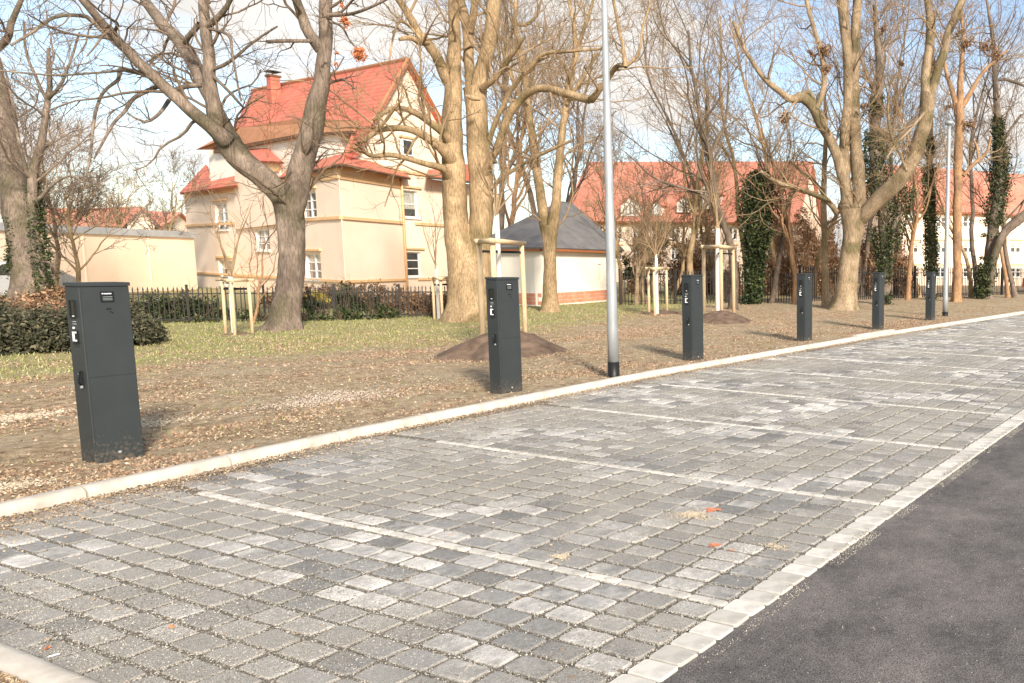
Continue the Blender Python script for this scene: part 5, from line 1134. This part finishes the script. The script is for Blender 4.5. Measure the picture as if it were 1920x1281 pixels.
# dead leaf clusters hanging in the trees
def clusters(parent, pts, D, size, seed, m_='orangeleaf'):
    off = np.array(parent.location[:]); bl_ = [(at(x, y, D)-off, (r_*D/F,)*3) for x, y, r_ in pts]
    n = int(sum(r_*r_*2.6 for _, _, r_ in pts))+60; return leaf_mass('dead_leaves', bl_, n, size, M[m_], parent, seed, .1, 12)
t1 = [o for o in bpy.data.objects if o.get('label', '').startswith('forked brown')][0]
clusters(t1, [(673, 100, 13), (673, 108, 13), (648, 42, 11), (630, 100, 5), (630, 120, 5), (641, 12, 5)], 17.9, .028, 91)
clusters(te_, [(1812, 82, 16), (1800, 60, 12), (1850, 90, 16), (1868, 105, 12), (1818, 235, 14), (1780, 200, 8)], 37.8, .05, 92, 'rustleaf')
clusters(t4, [(1545, 95, 16), (1550, 130, 12), (1520, 100, 10), (1655, 55, 10), (1690, 120, 8), (1470, 220, 14), (1620, 200, 8)], 30, .045, 93, 'rustleaf')

# ------------------------------------------------------------------ hedges and shrubs
def shrub(name, lab, cat, blobs_px, n, size, m_, seed, stems=None, group=None, shell=.35):
    """blobs in (px, py, half width px, half height px, depth)"""
    x, y, _, _, D_ = blobs_px[0]; g = at(x, y, D_); r_ = empty(name, (g[0], g[1], 0)); off = np.array([g[0], g[1], 0]); bl_ = []
    for x, y, a, b_, D_ in blobs_px:
        k = D_/F; bl_.append((at(x, y, D_)-off, (a*k, max(a*k*.7, .25), b_*k)))
    leaf_mass('foliage', bl_, n, size, M[m_], r_, seed, shell)
    if stems:
        rg = np.random.default_rng(seed); tb = Tubes(); S = []; E = []
        for c, rad in bl_:
            for _ in range(stems):
                a = rg.uniform(0, 6.28); q = rg.uniform(.2, .95); S.append([c[0]+math.cos(a)*rad[0]*.3, c[1]+math.sin(a)*rad[1]*.3, .0]); E.append([c[0]+math.cos(a)*rad[0]*q, c[1]+math.sin(a)*rad[1]*q, c[2]+rad[2]*rg.uniform(.2, 1.1)])
        S = np.array(S); E = np.array(E); L = np.linalg.norm(E-S, axis=1)
        C, Rr = branches(S, E-S, L, np.full(len(S), .012), np.full(len(S), .004), 6, rg, .1, .02); tb.add(C, Rr, 4)
        p_, dq, L2, r2 = spawn(C, Rr, 5, rg, ang=(.3, .9)); C, Rr = branches(p_, dq, L2*.8, r2, r2*.5, 5, rg, .15, .02); tb.add(C, Rr, 3)
        tag(tb.build('stems', M['twig'] if stems < 30 else M['bark_red'], r_), kind='stuff')
    tag(r_, lab, cat, group); return r_
shrub('juniper', 'wide dark green juniper spreading behind the nearest charging post', 'shrub', [(60, 630, 90, 42, 14.2), (-20, 625, 60, 45, 14.0), (150, 632, 60, 36, 14.6), (235, 630, 50, 38, 15.3), (275, 640, 34, 24, 15.9), (20, 604, 40, 22, 14.8), (225, 600, 34, 30, 15.6), (110, 625, 30, 34, 14.0), (175, 618, 22, 30, 14.6), (-5, 590, 25, 22, 15), (50, 602, 26, 18, 15), (140, 600, 22, 20, 15.2), (262, 612, 22, 24, 15.8)], 60000, .042, 'juniper', 101, stems=10, shell=.5)
shrub('rusty_shrub', 'rust brown shrub heap above the juniper and left of the nearest charging post', 'shrub', [(75, 588, 55, 32, 17), (112, 572, 30, 38, 17.4), (30, 585, 35, 26, 17), (95, 605, 55, 34, 15.9), (60, 600, 50, 24, 15.6), (200, 585, 25, 20, 17)], 22000, .05, 'rustleaf', 102, stems=16, shell=.2)
shrub('ivy_hedge', 'dark ivy hedge growing along the low iron fence, left part', 'hedge', [(270, 585, 30, 38, 20.9), (330, 578, 32, 36, 21.3), (385, 580, 32, 32, 21.6), (430, 596, 26, 20, 21.9), (300, 612, 50, 14, 20.6), (380, 610, 50, 12, 20.9)], 8000, .045, 'ivy', 103, stems=8)
shrub('low_hedge', 'low dark hedge at the foot of the iron fence between forked and double trunk', 'hedge', [(485, 592, 26, 14, 21.4), (590, 594, 36, 13, 22.), (650, 592, 36, 13, 22.4), (720, 590, 36, 12, 22.9), (590, 570, 28, 24, 22.6), (650, 565, 30, 28, 23), (700, 575, 22, 20, 23.4)], 4800, .05, 'ivy', 104, stems=14)
shrub('rose_shrub', 'reddish brown leafy shrub behind the iron fence below the lower house window', 'shrub', [(745, 578, 28, 20, 24.2), (790, 576, 30, 22, 24.2), (820, 580, 20, 20, 24.2)], 4500, .05, 'rustleaf', 105, stems=20, shell=.1)
shrub('hedge_behind', 'brown leafed hedge behind the fence at the foot of the large house', 'hedge', [(620, 556, 55, 22, 27), (690, 556, 50, 22, 27), (750, 560, 40, 16, 27), (540, 560, 50, 20, 27), (820, 565, 40, 14, 27)], 5500, .065, 'rustleaf', 106, stems=26)
shrub('yellow_shrub', 'yellow flowering shrub behind the fence right of the forked trunk', 'shrub', [(592, 558, 13, 12, 24.6), (604, 562, 8, 8, 24.6)], 1300, .04, 'yellowleaf', 107, stems=8)
bs = [(1195, 520, 30, 40), (1270, 520, 34, 50), (1320, 505, 30, 60), (1290, 480, 30, 40), (1370, 530, 30, 40), (1440, 510, 30, 60), (1480, 500, 34, 70), (1530, 505, 30, 60), (1640, 520, 30, 45), (1690, 500, 24, 50), (1510, 430, 26, 40), (1460, 440, 24, 36), (1215, 470, 34, 34), (1330, 450, 26, 34), (1560, 470, 26, 60), (1625, 470, 20, 50)]
for k, (x, y, a, b_) in enumerate(bs):
    shrub('shrub', ['brown twiggy shrub right beside the hut', 'dense brown shrub behind the small stake frame', 'tall brown shrub behind the third charging post', 'brown thicket crown above the third charging post', 'brown shrub between the tall stakes and ivy column', 'rust brown shrub right of the ivy column', 'dense rusty shrub left of the fourth charging post', 'rusty shrub above the fourth charging post', 'brown shrub behind the fifth charging post', 'thin brown shrub left of the slim ivy tree', 'upper rusty thicket left of the massive pale tree', 'upper rusty thicket beside the ivy column', 'brown thicket above the pale stems beside the hut', 'upper brown thicket above the tall stakes', 'brown thicket directly left of the pale trunk', 'brown thicket directly right of the pale trunk'][k], 'shrub',
          [(x, y, a, b_, 41.+k*.3), (x+8, y+b_*.5, a, b_*.5, 41.+k*.3)], 2600, .085, 'rustleaf', 110+k, stems=42, group='brown shrubs behind the iron fence', shell=.05)
shrub('green_shrub', 'dark green shrub beside the hut wall at its right corner', 'shrub', [(1175, 500, 16, 30, 36), (1250, 440, 30, 26, 46)], 2600, .07, 'ivy', 130)

# ------------------------------------------------------------------ loose cover: litter, grass, grit, sand, paint
def scatter_region(n, x0, x1, y0, y1, fn, seed):
    rg = np.random.default_rng(seed); out = []; tot = 0
    while tot < n:
        # denser near the camera
        x = x0+(x1-x0)*rg.uniform(0, 1, 40000)**1.5; y = y0+(y1-y0)*rg.uniform(0, 1, 40000)**1.3
        k = rg.uniform(0, 1, 40000) < fn(x, y); p = np.stack([x[k], y[k]], 1); out.append(p); tot += len(p)
        if len(out) > 60: break
    return np.concatenate(out)[:n], rg
def on_screen(x, y):
    a, b_ = proj(np.stack([x, y, np.zeros_like(x)], 1)); return (a > -40) & (a < 1960) & (b_ < 1320)
p, rg = scatter_region(62000, -1, 34, 7.4, 22, lambda x, y: ((y > kerbY(x)+.14)*on_screen(x, y)*np.clip(.1+3.2*(fbm(x*.8, y*1.6, 4, 77)+.04), .03, 1)*np.where(y > kerbY(x)+1.6, .55, 1)), 201)
P3 = np.column_stack([p, soil_z(p[:, 0], p[:, 1])+.012+rg.uniform(0, .012, len(p))]); V_, f_ = leaf_quads(P3, .0135, rg, flat=.75)
tag(link('leaf_litter', mesh_np('leaf_litter', V_, f_), M['litter']), 'brown fallen leaves strewn over the soil behind the kerb', 'leaf litter', kind='stuff')
p, rg = scatter_region(7000, 1.6, 24, 2.4, 8.3, lambda x, y: ((y < kerbY(x)-.01)*on_screen(x, y)*np.exp(-(kerbY(x)-y)/.12)+.0015), 202)
P3 = np.column_stack([p, rg.uniform(.004, .016, len(p))]); V_, f_ = leaf_quads(P3, .012, rg, flat=.8)
tag(link('gutter_litter', mesh_np('gutter_litter', V_, f_), M['litter']), 'dry leaves gathered along the foot of the kerb', 'leaf litter', kind='stuff')
p, rg = scatter_region(1800, -.5, 1.47, 3, 6.5, lambda x, y: on_screen(x, y)*.8, 203)
P3 = np.column_stack([p,   .055+rg.uniform(0, .02, len(p))]); V_, f_ = leaf_quads(P3, .016, rg, flat=.75)
tag(link('corner_litter', mesh_np('corner_litter', V_, f_), M['litter']), 'brown leaves behind the short kerb in the bottom left corner', 'leaf litter', kind='stuff')
def lawn_mask(x, y): return np.clip((y-.27*np.maximum(x-12, 0)+4*fbm(x*.5, y*.5, 4, 31)-14.6)/1.8, 0.03, 1)
p, rg = scatter_region(60000, -1, 40, 9, 30, lambda x, y: (on_screen(x, y)*lawn_mask(x, y)), 204)
N = len(p); z = soil_z(p[:, 0], p[:, 1]); hgt_ = rg.uniform(.02, .065, N); a = rg.uniform(0, 6.28, N); w_ = rg.uniform(.004, .010, N)
b3 = np.column_stack([p, z]); dx = np.column_stack([np.cos(a)*w_, np.sin(a)*w_, np.zeros(N)]); tip = b3+np.column_stack([rg.normal(0, .02, N), rg.normal(0, .02, N), hgt_])
V_ = np.stack([b3-dx, b3+dx, tip], 1).reshape(-1, 3); tag(link('grass_tufts', mesh_np('grass_tufts', V_, np.arange(N*3).reshape(N, 3)), M['grass']), 'short sparse green grass on the strip before the iron fence', 'grass', kind='stuff')
# grit chips in joints and drifts
def chips(name, n, x0, x1, y0, y1, fn, seed, sz, zoff, lab, cat='grit', m_='grit'):
    p, rg = scatter_region(n, x0, x1, y0, y1, fn, seed); N = len(p); s_ = rg.uniform(.4, 1.1, N)*sz
    c = np.column_stack([p, zoff(p[:, 0], p[:, 1])+s_*.2]); o_ = np.array([[1, 0, -.3], [-.5, .87, -.3], [-.5, -.87, -.3], [0, 0, .8]]); a = rg.uniform(0, 6.28, N)
    rot = np.stack([np.stack([np.cos(a), -np.sin(a)], -1), np.stack([np.sin(a), np.cos(a)], -1)], -2)
    q = np.repeat(o_[None], N, 0)*rg.uniform(.7, 1.3, (N, 4, 1)); xy = np.einsum('nij,nkj->nki', rot, q[:, :, :2]); q = np.concatenate([xy, q[:, :, 2:]], -1)*s_[:, None, None]+c[:, None]
    f = (np.arange(N)*4)[:, None, None]+np.array([[0, 1, 3], [1, 2, 3], [2, 0, 3], [0, 2, 1]])[None]
    tag(link(name, mesh_np(name, q.reshape(-1, 3), f.reshape(-1, 3)), M[m_]), lab, cat, kind='stuff')
def jointness(x, y):
    fx = ((x-(3.4486+.0425)) % 2.0)/((2.0-.085)/12); ix = np.abs((fx % 1)-.5)*2; fy = ((y-YE-.006)/PY); iy = np.abs((fy % 1)-.5)*2
    return np.maximum(ix > .82, iy > .87)
chips('joint_grit', 42000, 1.6, 11, 2.4, 7.8, lambda x, y: (on_screen(x, y)*(y < kerbY(x)-.02)*(jointness(x, y)*.9)), 211, .0055, lambda x, y: np.full_like(x, -.006), 'small grey grit filling the joints between the pavers')
chips('loose_grit', 60000, 1.6, 13, 2.4, 8.0, lambda x, y: (on_screen(x, y)*(y < kerbY(x)-.02)*np.clip((fbm(x*.75, y*.75, 3, 6)+.03)*6, .04, 1)), 212, .0042, lambda x, y: np.full_like(x, .001), 'beige grit drifted over the middle of the paved bays')
chips('asphalt_grit', 700, 2, 12, -1, 2.2, lambda x, y: on_screen(x, y)*.5, 213, .004, lambda x, y: np.full_like(x, -.012), 'pale stray chippings on the dark asphalt')
chips('edge_grit', 6000, 1.6, 12, 2.12, 2.25, lambda x, y: on_screen(x, y)*np.clip(.3+3*fbm(x*3, y*3, 2, 8), 0, 1), 214, .004, lambda x, y: np.where(y > 2.2, .003, -.01), 'crumbs of grit along the outer side of the pale edging')
def patch(name, px, py, r1, r2, m_, lab, cat, seed, z=.004, n=900, size=.004, z0=0.):
    c = G(px, py, z0); rg = np.random.default_rng(seed); a = rg.uniform(0, 6.28, n); q = np.abs(rg.normal(0, .5, n))**.8*(1+.35*np.sin(3*a+seed)+.2*np.sin(5*a))
    P3 = np.column_stack([c[0]+r1*q*np.cos(a), c[1]+r2*q*np.sin(a), np.full(n, z0+z)+rg.uniform(0, .003, n)])
    if z0: P3[:, 2] = soil_z(P3[:, 0], P3[:, 1])+rg.uniform(.0, .02, n)
    V_, f_ = leaf_quads(P3, size, rg, flat=.93, thin=.8)
    tag(link(name, mesh_np(name, V_, f_), m_), lab, cat, kind='stuff')
patch('sand_spill', 1300, 967, .10, .17, M['sand'], 'pale sand spill beside the orange spray mark', 'sand spill', 1, n=2200)
patch('sand_spill', 1052, 1045, .045, .06, M['sand'], 'small pale mortar blob above the first white dividing row', 'sand spill', 2, n=1200)
patch('sand_spill', 1455, 1026, .07, .12, M['sand'], 'thin sand smear near the pale edging', 'sand spill', 3, n=700)
patch('spray_mark', 1336, 957, .04, .045, M['spray'], 'larger orange spray paint dot on the pavers', 'spray mark', 4, n=1400)
patch('spray_mark', 1340, 1023, .03, .035, M['spray'], 'smaller orange spray paint dot, nearer to the camera', 'spray mark', 5, n=500)
patch('spray_mark', 1372, 1033, .015, .015, M['spray'], 'tiny orange paint speck right of the smaller dot', 'spray mark', 6, n=100)
patch('sand_patch', 30, 783, .5, .3, M['sand'], 'pale sandy patch in the soil left of the nearest charging post', 'sand patch', 20, .02, 4000, .012, .06)
patch('sand_patch', 300, 790, .35, .3, M['sand'], 'pale sandy patch right of the nearest charging post', 'sand patch', 21, .02, 900, .011, .06)
patch('sand_patch', 45, 905, .25, .2, M['sand'], 'pale trodden sand between the kerb and the nearest charging post', 'sand patch', 22, .02, 1500, .009, .06)
for k, (px, py, lab) in enumerate([(88, 1219, 'orange crumpled leaf on the bottom left paver'), (323, 1178, 'small orange leaf crumb on a whitish paver')]):
    c = G(px, py); rg = np.random.default_rng(k); V_, f_ = leaf_quads(np.array([c+[0, 0, .01]])+rg.normal(0, .006, (5, 3))*[1, 1, .3], .014, rg, .4)
    tag(link('fallen_leaf', mesh_np('fallen_leaf', V_, f_), M['orangeleaf']), lab, 'leaf')
c = G(90, 1234); mb = MB(); mb.tube([c+[0, 0, .006], c+[.035, -.012, .007]], .0035, 6); tag(mb.build('cigarette_end', M['station_white']), 'white cigarette end on the bottom left paver', 'litter')
patch('trodden_soil', 620, 748, 1.0, .5, mat('grey trodden soil', (.38, .32, .26), (.46, .40, .33), scale=9), 'greyish trodden soil between the first two charging posts', 'bare soil', 23, .02, 5000, .012, .06)
p, rg = scatter_region(16000, 1.6, 22, 2.4, 8.35, lambda x, y: ((y < kerbY(x)-.005)*on_screen(x, y)*np.exp(-(kerbY(x)-y)/(.10+.16*vnoise(x*1.7, y*0, 5)))), 220)
P3 = np.column_stack([p, rg.uniform(.002, .008, len(p))]); V_, f_ = leaf_quads(P3, .0065, rg, flat=.7, thin=.8)
tag(link('soil_crumbs', mesh_np('soil_crumbs', V_, f_), mat('soil crumbs', W3, rand='island', rcols=[(0, (.2, .13, .08)), (1, (.5, .38, .26))])), 'brown soil crumbs washed along the foot of the kerb', 'soil', kind='stuff')
for k, (px, py, L_, a) in enumerate([(1580, 1180, .03, .4), (1640, 1182, .025, 1.), (1830, 1000, .02, .3), (1300, 965, .03, 2.2), (860, 1275, .05, .7), (780, 1010, .06, 2.), (890, 1250, .05, 2.6), (700, 1160, .04, .8), (560, 1085, .05, 2.9)]):
    c = G(px, py); mb = MB(); mb.tube([c+[0, 0, .004], c+[L_*.5*math.cos(a), L_*.5*math.sin(a), .010], c+[L_*math.cos(a+.5), L_*math.sin(a+.5), .004]], [.0012, .0018, .0008], 5)
    tag(mb.build('twig', M['sand'], None, True), ['pale twig scrap low on the asphalt', 'pale twig scrap right of another on the asphalt', 'pale twig scrap high on the asphalt', 'dry twig beside the pale sand spill', 'dry curled stalk at the bottom edge of the pavers', 'curled dry stalk below the first white row', 'bright dry stalk near the bottom of the pavers', 'short dry stalk among the front pavers', 'dry stalk on the pavers left of centre'][k], 'twig', 'dry stalks and twig scraps on the ground')
M['clod'] = mat('soil clods', W3, (.75, .72, .7), scale=30, rand='island', rcols=[(0, (.13, .085, .055)), (.6, (.30, .2, .13)), (1, (.46, .36, .26))])
chips('soil_clods', 26000, -1, 26, 7.4, 19, lambda x, y: (y > kerbY(x)+.16)*on_screen(x, y)*np.clip(.1+3*fbm(x*.6, y*1.5, 4, 55), .02, 1), 221, .022, lambda x, y: soil_z(x, y)+.002, 'brown crumbly soil clods scattered between the charging posts', 'soil', 'clod')
